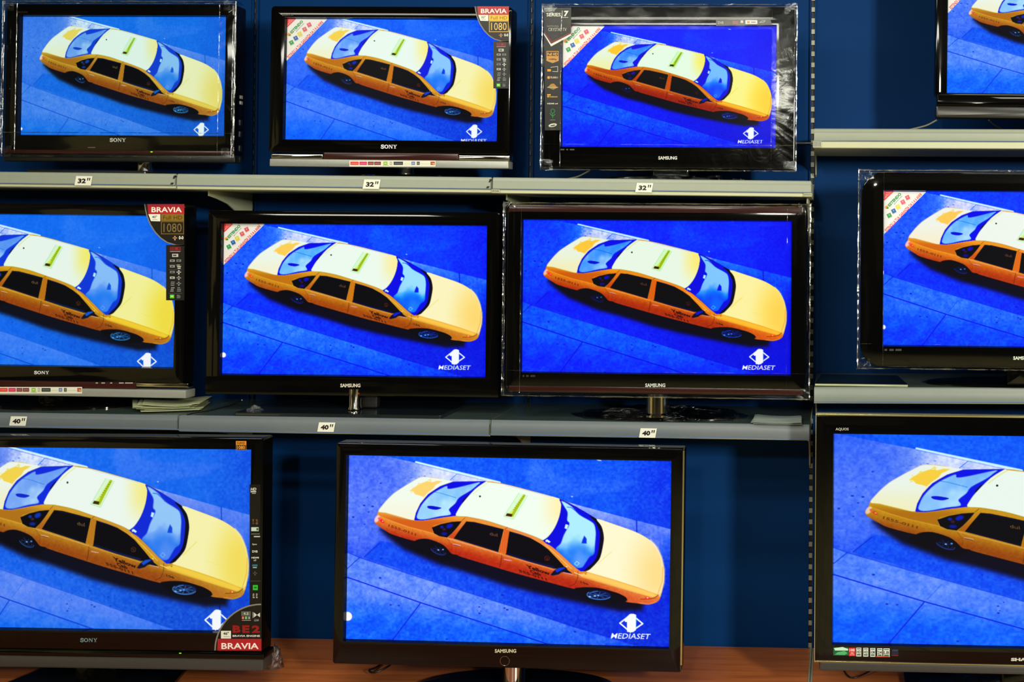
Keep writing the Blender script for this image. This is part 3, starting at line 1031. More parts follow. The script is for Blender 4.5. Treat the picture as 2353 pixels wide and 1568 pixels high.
def crumple(name, cx, cy, rx, ry, h, seed, parent=None, z0=0.0, n=26):
    r = random.Random(seed)
    mb = MB()
    vs, fs = [], []
    m = 9
    for j in range(m + 1):
        rad = 1 - j / m
        for i in range(n):
            a = 2 * math.pi * i / n
            k = rad * (1 + r.uniform(-.12, .12))
            z = h * (1 - rad ** 2) * r.uniform(.45, 1.1) + (0.001 if j == 0 else r.uniform(.002, .008))
            vs.append((cx + rx * k * math.cos(a), cy + ry * min(k, 1) * math.sin(a), z0 + z))
    for j in range(m):
        for i in range(n):
            a, b = j * n + i, j * n + (i + 1) % n
            fs += [(a, b, b + n), (a, b + n, a + n)]
    mb.add(vs, fs)
    o = mb.build(name, M['film_crumple'], parent, 50)
    return o


class TV:
    def __init__(self, name, quad, depth, stand_px, zsurf, base_depth):
        """quad: the lit picture's corners TL, TR, BR, BL in the photograph, at depth `depth`"""
        self.d = depth
        P = [Wp(x, y, depth) for x, y in quad]
        U = ((P[1] - P[0]) + (P[2] - P[3])) / 2
        self.W = U.length
        self.Hh = (((P[0] - P[3]) + (P[1] - P[2])) / 2).length
        roll = -math.atan2(U.z, U.x)
        self.roll = roll
        self.ctr = (P[0] + P[1] + P[2] + P[3]) / 4
        self.pxw = (np.linalg.norm(np.subtract(quad[1], quad[0])) + np.linalg.norm(np.subtract(quad[2], quad[3]))) / 2
        self.s = self.W / self.pxw
        bx = Wp(stand_px, quad[2][1], depth).x
        self.root = bpy.data.objects.new(name, None)
        self.root.empty_display_size = 0.1
        row = 'desk' if abs(zsurf - Z_DESK) < .01 else ('topl' if abs(zsurf - Z_TOPL) < .03 else 'midl' if abs(zsurf - Z_MIDL) < .03 else 'topr' if abs(zsurf - Z_TOPR) < .01 else 'midr')
        e = 40
        da = surf(row, stand_px + e) - surf(row, stand_px - e)
        self.srl = -math.atan2(da, 2 * e * depth / F) if row != 'desk' else 0.0
        C.objects.link(self.root)
        self.M = Matrix.Translation((bx, base_depth, zsurf)) @ Matrix.Rotation(roll, 4, 'Y')
        self.root.matrix_world = self.M
        self.Mi = self.M.inverted()
        self.y = depth - base_depth       # local y of the screen plane
        self.quad = quad

    def p(self, px, py, dy=0.0):
        """photo pixel -> local (x, z) on the screen plane"""
        q = self.Mi @ Wp(px, py, self.d + dy)
        return q.x, q.z

    def rect(self, x0, y0, x1, y1):
        a = [self.p(x0, y0), self.p(x1, y0), self.p(x1, y1), self.p(x0, y1)]
        return (a[0][0] + a[3][0]) / 2, (a[2][1] + a[3][1]) / 2, (a[1][0] + a[2][0]) / 2, (a[0][1] + a[1][1]) / 2

    def srect(self):
        c = self.Mi @ self.ctr
        return c.x - self.W / 2, c.z - self.Hh / 2, c.x + self.W / 2, c.z + self.Hh / 2

    def screen(self, feats, grade, dens=0.95, spot=None):
        x0, z0, x1, z1 = self.srect()
        nu = int(self.pxw * dens)
        nv = int(nu * self.Hh / self.W)
        # visible part of the set only needs full density; keep the whole screen
        u = np.linspace(0, 1, nu)
        v = np.linspace(0, 1, nv)
        U, V = np.meshgrid(u, v)
        ax, ay, bx_, by_ = [], [], [], []
        for k, px in feats.items():
            cu, cv = can_uv(*FEAT[k])
            lx, lz = self.p(*px)
            su, sv = (lx - x0) / self.W, (z1 - lz) / self.Hh
            if k in ('nose', 'tail'):
                ax.append((su, cu))
            else:
                ax.append((su, cu))
            ay.append((sv, cv))
        ax, ay = np.array(ax), np.array(ay)
        fa, fb = np.polyfit(ax[:, 0], ax[:, 1], 1), np.polyfit(ay[:, 0], ay[:, 1], 1)
        CU, CV = fa[0] * U + fa[1], fb[0] * V + fb[1]
        col = sample_picture(CU.ravel(), CV.ravel())
        col = grade(col, CU.ravel(), CV.ravel())
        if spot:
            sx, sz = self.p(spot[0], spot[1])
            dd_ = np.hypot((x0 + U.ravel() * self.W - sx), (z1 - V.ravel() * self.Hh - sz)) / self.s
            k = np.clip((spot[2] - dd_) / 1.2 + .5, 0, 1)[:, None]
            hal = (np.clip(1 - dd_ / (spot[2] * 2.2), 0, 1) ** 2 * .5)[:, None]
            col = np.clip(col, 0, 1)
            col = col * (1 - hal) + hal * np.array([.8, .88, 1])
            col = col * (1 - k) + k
        col = s2l(np.clip(col, 0, 1)).astype(np.float32)
        X = x0 + U * self.W
        Z = z1 - V * self.Hh
        co = np.stack([X.ravel(), np.full(X.size, self.y), Z.ravel()], 1).astype(np.float32)
        idx = np.arange(nu * nv).reshape(nv, nu)
        q = np.stack([idx[:-1, :-1], idx[1:, :-1], idx[1:, 1:], idx[:-1, 1:]], -1).reshape(-1, 4)
        me = bpy.data.meshes.new('screen')
        me.vertices.add(len(co))
        me.vertices.foreach_set('co', co.ravel())
        me.loops.add(q.size)
        me.loops.foreach_set('vertex_index', q.ravel().astype(np.int32))
        me.polygons.add(len(q))
        me.polygons.foreach_set('loop_start', np.arange(0, q.size, 4, dtype=np.int32))
        me.update(calc_edges=True)
        at = me.color_attributes.new('Col', 'FLOAT_COLOR', 'POINT')
        rgba = np.concatenate([col, np.ones((len(col), 1), np.float32)], 1)
        at.data.foreach_set('color', rgba.ravel())
        me.materials.append(M['screen'])
        o = bpy.data.objects.new('screen', me)
        C.objects.link(o)
        o.parent = self.root
        return o

    def frame(self, outer, mat, rad=0.012, lip=0.010, front=0.016, back=0.045, rads=None, name='bezel', inset=0.0008):
        """ring around the screen: outer is a photo-pixel rectangle"""
        ox0, oz0, ox1, oz1 = self.rect(*outer)
        sx0, sz0, sx1, sz1 = self.srect()
        y = self.y
        L = []
        def lp(x0, z0, x1, z1, r, yy):
            return [(p[0], yy, p[1]) for p in rrect(x0, z0, x1, z1, max(r, 0.0005), 6)]
        b = 0.004
        L.append(lp(ox0, oz0, ox1, oz1, rad, y + back))
        L.append(lp(ox0, oz0, ox1, oz1, rad, y - front + b))
        L.append(lp(ox0 + b * .3, oz0 + b * .3, ox1 - b * .3, oz1 - b * .3, rad, y - front + b * .3))
        L.append(lp(ox0 + b, oz0 + b, ox1 - b, oz1 - b, rad - b * .5, y - front))
        e = 0.003
        L.append(lp(sx0 - e, sz0 - e, sx1 + e, sz1 + e, 0.001, y - front + 0.001))
        L.append(lp(sx0 - inset + .001, sz0 - inset + .001, sx1 + inset - .001, sz1 + inset - .001, 0.0006, y + 0.002))
        mb = MB()
        mb.loft(L)
        o = mb.build(name, mat, self.root, 30)
        self.outer = (ox0, oz0, ox1, oz1)
        self.front = front
        self.back = back
        return o

    def shell(self, depth=0.075, ins=0.0, mat=None):
        x0, z0, x1, z1 = self.outer
        y = self.y + self.back
        mb = MB()
        L = []
        for q, yy in ((0.002, self.y + 0.006), (0.002, y), (0.02, y + depth * .35), (0.09, y + depth * .8), (0.11, y + depth)):
            L.append([(p[0], yy, p[1]) for p in rrect(x0 + q + ins, z0 + q + ins, x1 - q - ins, z1 - q - ins, 0.02, 4)])
        mb.loft(L, True, True)
        return mb.build('back_shell', mat or M['matte_black'], self.root, 30)

    def decal(self, name, dec, lift=0.0006, mat=None, parent=None, label=None, base=None):
        """dec drawn in photo pixels; layers are 0.2 mm apart in front of the bezel (or of `base` local y)"""
        y0 = (self.y - self.front - lift) if base is None else base - lift
        vs = []
        for (px, ly, py) in dec.v:
            x, z = self.p(px, py)
            vs.append((x, y0 - ly * 0.00025, z))
        me = bpy.data.meshes.new(name)
        me.from_pydata(vs, [], dec.f)
        at = me.color_attributes.new('Col', 'FLOAT_COLOR', 'CORNER')
        arr = []
        for f, c in zip(dec.f, dec.c):
            l = s2l(np.array(c) / 255.0)
            arr += list((float(l[0]), float(l[1]), float(l[2]), 1.0)) * len(f)
        at.data.foreach_set('color', arr)
        me.materials.append(mat or M['print'])
        o = bpy.data.objects.new(name, me)
        C.objects.link(o)
        o.parent = parent or self.root
        if label:
            o['label'] = label
        return o

    def bar(self, name, px, y0, y1, mat, bev=0.004, parent=None):
        x0, z0, x1, z1 = self.rect(*px)
        mb = MB()
        mb.box(x0, x1, self.y + y0, self.y + y1, z0, z1, bev)
        return mb.build(name, mat, parent or self.root, 40)

    def level(self, o):
        o.rotation_euler.y = self.srl - self.roll
        return o

    def neck(self, w, d, top, mat, kind='box', x=0.0, name='neck', yoff=0.03, z0=0.012):
        """top: local z; stands at the root origin"""
        mb = MB()
        y = self.y + yoff
        if kind == 'box':
            mb.box(x - w / 2, x + w / 2, y, y + d, z0, top, 0.006)
        else:
            mb.lathe([(w / 2 * 1.15, z0), (w / 2 * 1.15, z0 + .006), (w / 2, z0 + .012), (w / 2, top)], x, y + d / 2, 40)
        return mb.build(name, mat, self.root, 40)

    def base(self, w, dep, h, mat, kind='oval', x=0.0, y=0.0, name='stand_base', taper=.8):
        mb = MB()
        if kind == 'oval':
            mb.lathe([(.5, 0.0005), (.5, h * .3), (.485, h * .55), (.36, h * .8), (.15, h)], 0, 0, 64, w, dep)
            mb.v = [(a + x, b + y, c) for a, b, c in mb.v]
        elif kind == 'plate':
            r = 0.01
            L = []
            for q, z in ((0, 0.0005), (0, h * .7), (h * .3, h)):
                L.append([(a, b, z) for a, b in rrect(x - w / 2 + q, y - dep / 2 + q, x + w / 2 - q, y + dep / 2 - q, r)])
            mb.loft(L, True, True)
        elif kind == 'wedge':
            L = []
            for k, (q, z) in enumerate(((0, 0.0005), (0, h * .5), (.012, h * .7), (.06, h))):
                w2, d2 = w / 2 - q, dep / 2 - q * .5
                L.append([(x - w2, y - d2, z), (x + w2, y - d2, z), (x + w2 * taper, y + d2, z), (x - w2 * taper, y + d2, z)])
            mb.loft(L, True, True)
        return self.level(mb.build(name, mat, self.root, 35))

    def film(self, out, seed=1, hem=26, name='protective_film', label='clear creased plastic film', rad=0.004, front=None):
        """clear film stretched over the frame, open over most of the picture, folded and taped round the rim"""
        r = random.Random(seed)
        x0, z0, x1, z1 = self.rect(*out)
        sx0, sz0, sx1, sz1 = self.srect()
        h = hem * self.s * .35
        yf = self.y - (front if front else self.front) - 0.0045
        mb = MB()
        N = 46

        def ring(a0, b0, a1, b1, y, jit, jy, n=N):
            pts = []
            for k in range(n):
                pts.append((a0 + (a1 - a0) * k / n, b0))
            for k in range(n):
                pts.append((a1, b0 + (b1 - b0) * k / n))
            for k in range(n):
                pts.append((a1 - (a1 - a0) * k / n, b1))
            for k in range(n):
                pts.append((a0, b1 - (b1 - b0) * k / n))
            out = []
            for a, b in pts:
                out.append((a + r.uniform(-jit, jit), y + r.uniform(-jy, jy), b + r.uniform(-jit, jit)))
            return out
        e = 0.0
        L = [ring(sx0 + h, sz0 + h, sx1 - h, sz1 - h, yf - .0005, 0.0003, 0.0002),
             ring(sx0 - .004, sz0 - .004, sx1 + .004, sz1 + .004, yf, 0.0004, 0.0004),
             ring((sx0 + x0) / 2, (sz0 + z0) / 2, (sx1 + x1) / 2, (sz1 + z1) / 2, yf - .0005, 0.001, 0.0006),
             ring(x0 + .006, z0 + .006, x1 - .006, z1 - .006, yf - .0002, 0.0012, 0.0008)]
        mb.loft(L, mi=0)
        L2 = [ring(x0 + .006, z0 + .006, x1 - .006, z1 - .006, yf - .001, 0.0010, 0.0008),
              ring(x0 + .001, z0 + .001, x1 - .001, z1 - .001, yf + .002, 0.0012, 0.001),
              ring(x0 - .001, z0 - .001, x1 + .001, z1 + .001, yf + .012, 0.0018, 0.002),
              ring(x0, z0, x1, z1, yf + .03, 0.002, 0.003),
              ring(x0 + .003, z0 + .003, x1 - .003, z1 - .003, yf + .06, 0.002, 0.003)]
        mb.loft(L2, mi=1)
        # rim weld and tape lines
        def strip(ax, az, bx, bz, w, yy):
            n = 40
            ln = math.hypot(bx - ax, bz - az)
            nx, nz = -(bz - az) / ln * w / 2, (bx - ax) / ln * w / 2
            vs = []
            for k in range(n + 1):
                q = k / n
                cx, cz = ax + (bx - ax) * q + r.uniform(-.0006, .0006), az + (bz - az) * q + r.uniform(-.0006, .0006)
                ww = r.uniform(.5, 1.3)
                vs += [(cx + nx * ww, yy - r.uniform(0, .0012), cz + nz * ww), (cx - nx * ww, yy + r.uniform(0, .0012), cz - nz * ww)]
            mb.add(vs, [(2 * k, 2 * k + 1, 2 * k + 3, 2 * k + 2) for k in range(n)], 2)
        m_ = .001
        for a in ((x0 + m_, z0, x0 + m_, z1), (x1 - m_, z0, x1 - m_, z1), (x0, z1 - m_, x1, z1 - m_), (x0, z0 + m_, x1, z0 + m_)):
            strip(*a, .0042, yf - .0018)
        for a in ((x0 + .007, z0, x0 + .007, z1), (x1 - .009, z0, x1 - .009, z1), (x0, z1 - .008, x1, z1 - .008), (x0, z0 + .008, x1, z0 + .008),
                  (sx1 - h * .9, z0 + .01, sx1 - h * .9, z1 - .01), (x0 + .01, sz0 + h * .4, x1 - .01, sz0 + h * .4), (sx0 - .002, z0 + .01, sx0 - .002, z1 - .01)):
            strip(*a, .0016, yf - .0022)
        # gathered corners
        for cx, cz in ((x0, z0), (x1, z0), (x1, z1), (x0, z1)):
            sx = 1 if cx == x0 else -1
            sz = 1 if cz == z0 else -1
            n = 5
            vs, fs = [], []
            for i in range(n):
                for j in range(n):
                    vs.append((cx + sx * (i * .011 + r.uniform(-.002, .002)) - sx * .002, yf - .0025 - r.uniform(0, .005) * (1 if i + j < 6 else .1), cz + sz * (j * .009 + r.uniform(-.002, .002)) - sz * .002))
            for i in range(n - 1):
                for j in range(n - 1):
                    a = i * n + j
                    fs += [(a, a + 1, a + n + 1), (a, a + n + 1, a + n)]
            mb.add(vs, fs, 1)
        o = mb.build(name, None, self.root, 60, mats=[M['film'], M['film_fold'], M['film_edge']])
        o['label'] = label
        return o


def estendo(t, x0, y0, w, h, cut=None):
    """the corner sticker: right angle at (x0, y0)"""
    d = Decal()
    def q(a, b): return (x0 + (a - 277) / 335 * w, y0 + (b - 155) / 345 * h)
    d.poly([q(277, 155), q(612, 158), q(277, 500)], (222, 222, 228))
    d.poly([q(277, 155), q(356, 156), q(277, 232)], (214, 36, 40), 1)
    sc = w / 335
    for k in range(4):
        d.line([q(285 + k * 3, 208 - k * 14), q(300 + k * 14, 196 - k * 11)], 3 * sc, (250, 190, 190), 2)
    ang = -math.pi / 4 * 1.03
    def T(s, cx, cy, L, hh, col, bold, l=1):
        c = q(cx, cy)
        d.text(s, c[0] - L * sc / 2, c[1] - hh * sc / 2, c[0] + L * sc / 2, c[1] + hh * sc / 2, col, l, bold, 0, ang)
    T('ESTENDO', 362, 220, 138, 25, (0, 140, 70), .05)
    T('garanzia totale', 390, 224, 92, 9, (20, 90, 60), .02)
    c = q(300, 282)
    d.poly([(c[0] + 15 * sc * math.cos(a), c[1] + 14 * sc * math.sin(a)) for a in np.linspace(0, 6.1, 12)], (240, 150, 40), 1)
    d.poly([(c[0] + 6 * sc + 10 * sc * math.cos(a), c[1] + 5 * sc + 8 * sc * math.sin(a)) for a in np.linspace(0, 6.1, 10)], (40, 150, 60), 2)
    for (cx, cy, col) in ((320, 348, (40, 150, 80)), (355, 312, (30, 90, 170)), (388, 278, (210, 200, 60)), (428, 240, (206, 90, 104)), (465, 203, (206, 80, 104))):
        c = np.array(q(cx, cy))
        e1 = np.array([math.cos(ang + .35), math.sin(ang + .35)]) * 17 * sc
        e2 = np.array([-e1[1], e1[0]])
        d.poly([c - e1 - e2, c + e1 - e2, c + e1 + e2, c - e1 + e2], col, 1)
        d.poly([c - e1 * .2 - e2 * .5, c + e1 * .35 - e2 * .5, c + e1 * .2 + e2 * .1, c - e1 * .3 + e2 * .1], tuple(min(255, v * .5 + 120) for v in col), 2)
        d.line([c + e2 * 1.25 - e1, c + e2 * 1.25 + e1], 2.2 * sc, (150, 170, 160), 1)
    T('ESTENDI LA TUA GARANZIA DA 3 A 6 ANNI', 432, 324, 408, 27, (214, 40, 44), .03)
    if cut:
        cut(d)
    return t.decal('corner_sticker', d, base=t.y, lift=0.0012, label='white and red triangular warranty sticker')


def bravia_corner(t, x0, y0, w, h, size, dark=False):
    d = Decal()
    def q(a, b): return (x0 + (a - 1830) / 280 * w, y0 + (b - 62) / 668 * h)
    k = .55 if dark else 1.0
    arc = [(1832, 60), (1838, 100), (1850, 150), (1872, 205), (1905, 258), (1945, 300), (1990, 330), (2050, 348), (2110, 352)]
    d.poly([q(*a) for a in arc] + [q(2112, 60)], (120, 118, 112))
    arc2 = [(a + 7, b - 6) for a, b in arc]
    arc2[0] = (1839, 60)
    arc2[-1] = (2112, 344)
    d.poly([q(*a) for a in arc2] + [q(2112, 60)], (14, 13, 12), 1)
    d.poly([q(1855, 60), q(2113, 60), q(2112, 130), q(1862, 130)], (178, 32, 44), 2)
    d.text('BRAVIA', *q(1884, 80), *q(2095, 117), (245, 240, 236), 3, .02)
    d.poly([q(1862, 130), q(1945, 130), q(1945, 180), q(1880, 178)], (232, 232, 222), 2)
    d.text(size, *q(1888, 140), *q(1922, 158), (40, 60, 50), 3, .02)
    d.rect(*q(1890, 166), *q(1925, 169), (150, 150, 140), 3)
    d.rect(*q(1950, 130), *q(2110, 178), (240 * k, 190 * k, 50 * k), 2)
    d.text('Full HD', *q(1965, 140), *q(2098, 168), (120 * k, 70 * k, 0), 3, .0)
    d.rect(*q(1950, 180), *q(2110, 270), (206 * k, 164 * k, 80 * k), 2)
    d.rect(*q(1956, 185), *q(2105, 264), (22, 16, 8), 3)
    d.text('1080', *q(1968, 194), *q(2094, 255), (226 * k, 190 * k, 110 * k), 4, .0)
    d.icons(*q(2026, 276), *q(2068, 318), 1, 1, 5, [(200, 150, 120)], 2)
    d.text('0-0', *q(2074, 282), *q(2106, 306), (230, 230, 226), 2, .03)
    d.rect(*q(1985, 344), *q(2112, 730), (20, 20, 22), 0)
    d.rect(*q(2012, 358), *q(2088, 384), (120, 30, 36), 2)
    d.icons(*q(2016, 360), *q(2084, 380), 4, 1, 4, [(60, 12, 14), (190, 60, 60)], 3)
    d.rect(*q(2012, 388), *q(2086, 392), (170, 150, 150), 2)
    d.rect(*q(2028, 406), *q(2070, 428), (190, 190, 184), 2)
    d.rect(*q(2034, 412), *q(2058, 422), (60, 60, 60), 3)
    d.icons(*q(2006, 436), *q(2052, 674), 1, 6, 3, None, 2)
    d.icons(*q(2052, 436), *q(2096, 674), 1, 6, 9, None, 2)
    for yy in (482, 516, 680):
        d.rect(*q(2004, yy), *q(2096, yy + 2), (90, 90, 88), 2)
    d.rect(*q(2012, 690), *q(2042, 716), (90, 190, 50), 2)
    d.rect(*q(2018, 698), *q(2036, 706), (190, 240, 120), 3)
    d.icons(*q(2050, 688), *q(2092, 718), 1, 1, 12, None, 2)
    return t.decal('corner_sticker', d, lift=0.0006, label='red, gold and black quarter-round sticker with an icon strip')


def bar_strip(t, x0, y0, x1, y1, base):
    d = Decal()
    def q(a, b): return (x0 + (a - 820) / 700 * (x1 - x0), y0 + (b - 1320) / 50 * (y1 - y0))
    d.rect(*q(820, 1320), *q(1520, 1370), (226, 224, 206))
    for a, b, c in ((828, 895, (216, 50, 44)), (902, 963, (206, 30, 84)), (970, 1018, (120, 40, 50)), (1022, 1076, (110, 40, 48)), (1097, 1130, (130, 180, 60)), (1148, 1168, (180, 170, 150)),
                    (1180, 1256, (36, 44, 44)), (1324, 1354, (110, 120, 160)), (1368, 1392, (70, 80, 80)), (1480, 1514, (160, 60, 50))):
        d.rect(*q(a, 1328), *q(b, 1356), c, 1)
        d.rect(*q(a + 6, 1338), *q(b - 6, 1346), tuple(min(255, v + 70) for v in c), 2)
    for a, b in ((1262, 1318), (1396, 1474)):
        d.rect(*q(a, 1344), *q(b, 1350), (206, 206, 190), 1)
    d.rect(*q(1092, 1358), *q(1140, 1363), (170, 190, 120), 1)
    d.rect(*q(1498, 1340), *q(1512, 1352), (220, 170, 40), 3)
    return t.decal('logo_strip', d, base=base, lift=0.0006, label='white strip of small coloured maker marks')


def brand(t, word, x0, y0, x1, y1, col=(214, 214, 210), slab=False, base=None, bold=.035):
    d = Decal()
    if slab:
        d.slab(word, x0, y0, x1, y1, col, 0)
    else:
        d.text(word, x0, y0, x1, y1, col, 0, bold)
    return t.decal('brand_lettering', d, base=base)


# per-set picture response (each panel shows the same broadcast its own way)
def make_grade(g=0.0, gamma=1.0, sat=1.0, mul=(1, 1, 1), lift=0.0, pr=1.0, pg=1.0, glass=0.0, yel=1.0, wg=0.0, wm=1.0):
    def f(c, u, v):
        c = np.clip(c, 0, 1)
        isb = (np.clip((c[:, 2] - c[:, 0]) * 4, 0, 1) * np.clip((c[:, 2] - c[:, 1] + .03) * 14, 0, 1) * np.clip(1 - (c[:, 0] - .60) * 4, 0, 1))[:, None]
        hi = np.clip(1 - (c[:, 1:2] - .68) * 4, 0, 1)
        c = np.power(c, gamma)
        mx = np.maximum(c[:, 0], c[:, 2])
        c[:, 1] = c[:, 1] + g * mx * (1 - c[:, 1])
        cb = np.power(np.clip(c, 0, 1), np.array([pr, pg, 1.0])) * hi + c * (1 - hi)
        cb[:, 1] -= glass * np.maximum(0, cb[:, 1] - .38)
        cb[:, 0] -= glass * .8 * np.maximum(0, cb[:, 0] - .12)
        c = c * (1 - isb) + cb * isb
        # warm colours
        isw = np.clip((c[:, 0] - c[:, 2]) * 2.5, 0, 1)
        c[:, 2] = c[:, 2] * (1 - isw * (1 - yel))
        sw = isw * np.clip((.80 - c[:, 1]) * 4, 0, 1)
        c[:, 1] = c[:, 1] + wg * sw * c[:, 0] * (1 - c[:, 1])
        c = c * (1 - (1 - wm) * sw)[:, None]
        lum = c.mean(1, keepdims=True)
        c = lum + (c - lum) * sat
        c = c * np.array(mul) + lift
        return c
    return f


# ---------------------------------------------------------------- surfaces the sets stand on
D_WALL = 4.14
D_FRONT = 3.74


def zline(px, py, d):
    return Wp(px, py, d).z


Z_TOPL = (zline(0, 396, D_FRONT) + zline(1865, 417, D_FRONT)) / 2
Z_MIDL = (zline(0, 953, D_FRONT) + zline(1860, 978, D_FRONT)) / 2
Z_TOPR = zline(2100, 297.5, D_FRONT)
Z_MIDR = zline(2100, 892.5, D_FRONT)
Z_DESK = (zline(700, 1463, D_WALL) + zline(1860, 1489, D_WALL)) / 2
print('Z', Z_TOPL, Z_MIDL, Z_TOPR, Z_MIDR, Z_DESK, zline(0, 396, D_FRONT), zline(1865, 417, D_FRONT), zline(0, 953, D_FRONT), zline(1860, 978, D_FRONT), zline(700, 1463, D_WALL), zline(1860, 1489, D_WALL))

# ================================================================= THE ROOM
def surf(row, px):
    if row == 'topl':
        return zline(px, 396 + 21 * px / 1865.0, D_FRONT) + .0016
    if row == 'midl':
        return zline(px, 950 + 28 * px / 1861.0, D_FRONT) + .0016
    if row == 'topr':
        return zline(px, 296.5 + (px - 1868) * 2.5 / 692, D_FRONT) + .0016
    if row == 'midr':
        return zline(px, 891.5 + (px - 1868) * 2.5 / 692, D_FRONT) + .0016
    return Z_DESK + .0002


def struct(name, o):
    o.name = name
    o['kind'] = 'structure'
    return o


def wallbox(name, x0, x1, y0, y1, z0, z1, mat):
    mb = MB()
    mb.box(x0, x1, y0, y1, z0, z1)
    return struct(name, mb.build(name, mat, None, 0))


XL, XR = -4.6, 4.2
wallbox('floor', XL, XR, -5.0, D_WALL, -0.1, 0.0, M['floor'])
wallbox('ceiling', XL, XR, -5.0, D_WALL + .1, 3.3, 3.4, M['ceiling'])
wallbox('wall_back', XL, XR, D_WALL, D_WALL + 0.1, 0.0, 3.3, M['wall'])
wallbox('wall_left', XL - .1, XL, -5.0, D_WALL + .1, 0.0, 3.3, M['shop'])
wallbox('wall_right', XR, XR + .1, -5.0, D_WALL + .1, 0.0, 3.3, M['shop'])
wallbox('wall_front', XL, XR, -5.1, -5.0, 0.0, 3.3, M['shop'])


# slotted uprights on the wall
def upright(px, ztop, zbot, label, mat='slot_metal', sw=.0058):
    x = Wp(px, 600, D_WALL).x
    z0, z1 = zbot, ztop
    w = 0.011
    mb = MB()
    y0, y1 = D_WALL - 0.012, D_WALL - 0.0005
    # channel sides with bridges between the slots
    mb.box(x - w, x - .0062, y0, y1, z0, z1, mi=2)
    mb.box(x + .0062, x + w, y0, y1, z0, z1, mi=2)
    mb.box(x - .006, x + .006, y1 - .002, y1, z0, z1, mi=1)
    z = z0
    while z < z1 - .016:
        mb.box(x - sw, x + sw, y0 - .0003, y0 + .003, z, z + .0165, mi=0)
        z += .0400
    o = mb.build('shelf_upright', None, None, 0, mats=[M[mat], M['slot_dark'], M['wall']])
    tag(o, label, 'shelf upright', 'slotted uprights')
    return o


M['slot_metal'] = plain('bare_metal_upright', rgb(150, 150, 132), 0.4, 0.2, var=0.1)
M['slot_dim'] = plain('dimmed_upright_metal', rgb(52, 74, 92), 0.5, var=0.1)  # upright metal again, with its dimness behind the sets put into the colour
M['slot_dark'] = plain('dark_slot_gap', rgb(5, 14, 30), 0.5, var=0.1)  # dark fill drawn for the shade inside slots and joint gaps
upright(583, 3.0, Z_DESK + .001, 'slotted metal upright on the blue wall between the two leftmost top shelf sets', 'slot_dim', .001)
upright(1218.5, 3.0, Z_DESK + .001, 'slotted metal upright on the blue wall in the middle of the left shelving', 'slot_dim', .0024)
upright(1866, 3.0, Z_DESK + .001, 'slotted metal upright dividing the left shelving from the right shelving')


# shelves
def num_tag(o_parent, M_inv, text, px, py, depth, w=40, h=21.5, slant=4):
    d = Decal()
    a = math.radians(.7)
    d.poly([(px - w / 2 + slant, py - h / 2 - .3), (px + w / 2 + slant * .4, py - h / 2 + .3), (px + w / 2 - slant * .6, py + h / 2 + .4), (px - w / 2, py + h / 2 - .3)], (226, 226, 214))
    d.text(text[:-1], px - w * .32, py - h * .24, px + w * .14, py + h * .28, (16, 18, 16), 1, .05, .12)
    for k in (0, 1):
        d.poly([(px + w * .24 + k * 4.5, py - h * .3), (px + w * .24 + k * 4.5 + 3, py - h * .3), (px + w * .24 + k * 4.5 + 1.2, py - h * .0), (px + w * .24 + k * 4.5 - .6, py)], (16, 18, 16), 1)
    vs = []
    for (x, ly, y) in d.v:
        p = Wp(x, y, depth - ly * .0003)
        vs.append(M_inv @ p)
    me = bpy.data.meshes.new('size_tag')
    me.from_pydata([tuple(v) for v in vs], [], d.f)
    at = me.color_attributes.new('Col', 'FLOAT_COLOR', 'CORNER')
    arr = []
    for f, c in zip(d.f, d.c):
        l = s2l(np.array(c) / 255.0)
        arr += [float(l[0]), float(l[1]), float(l[2]), 1.0] * len(f)
    at.data.foreach_set('color', arr)
    me.materials.append(M['print'])
    o = bpy.data.objects.new('size_tag', me)
    C.objects.link(o)
    o.parent = o_parent
    o['label'] = 'white paper tag printed with ' + text
    return o


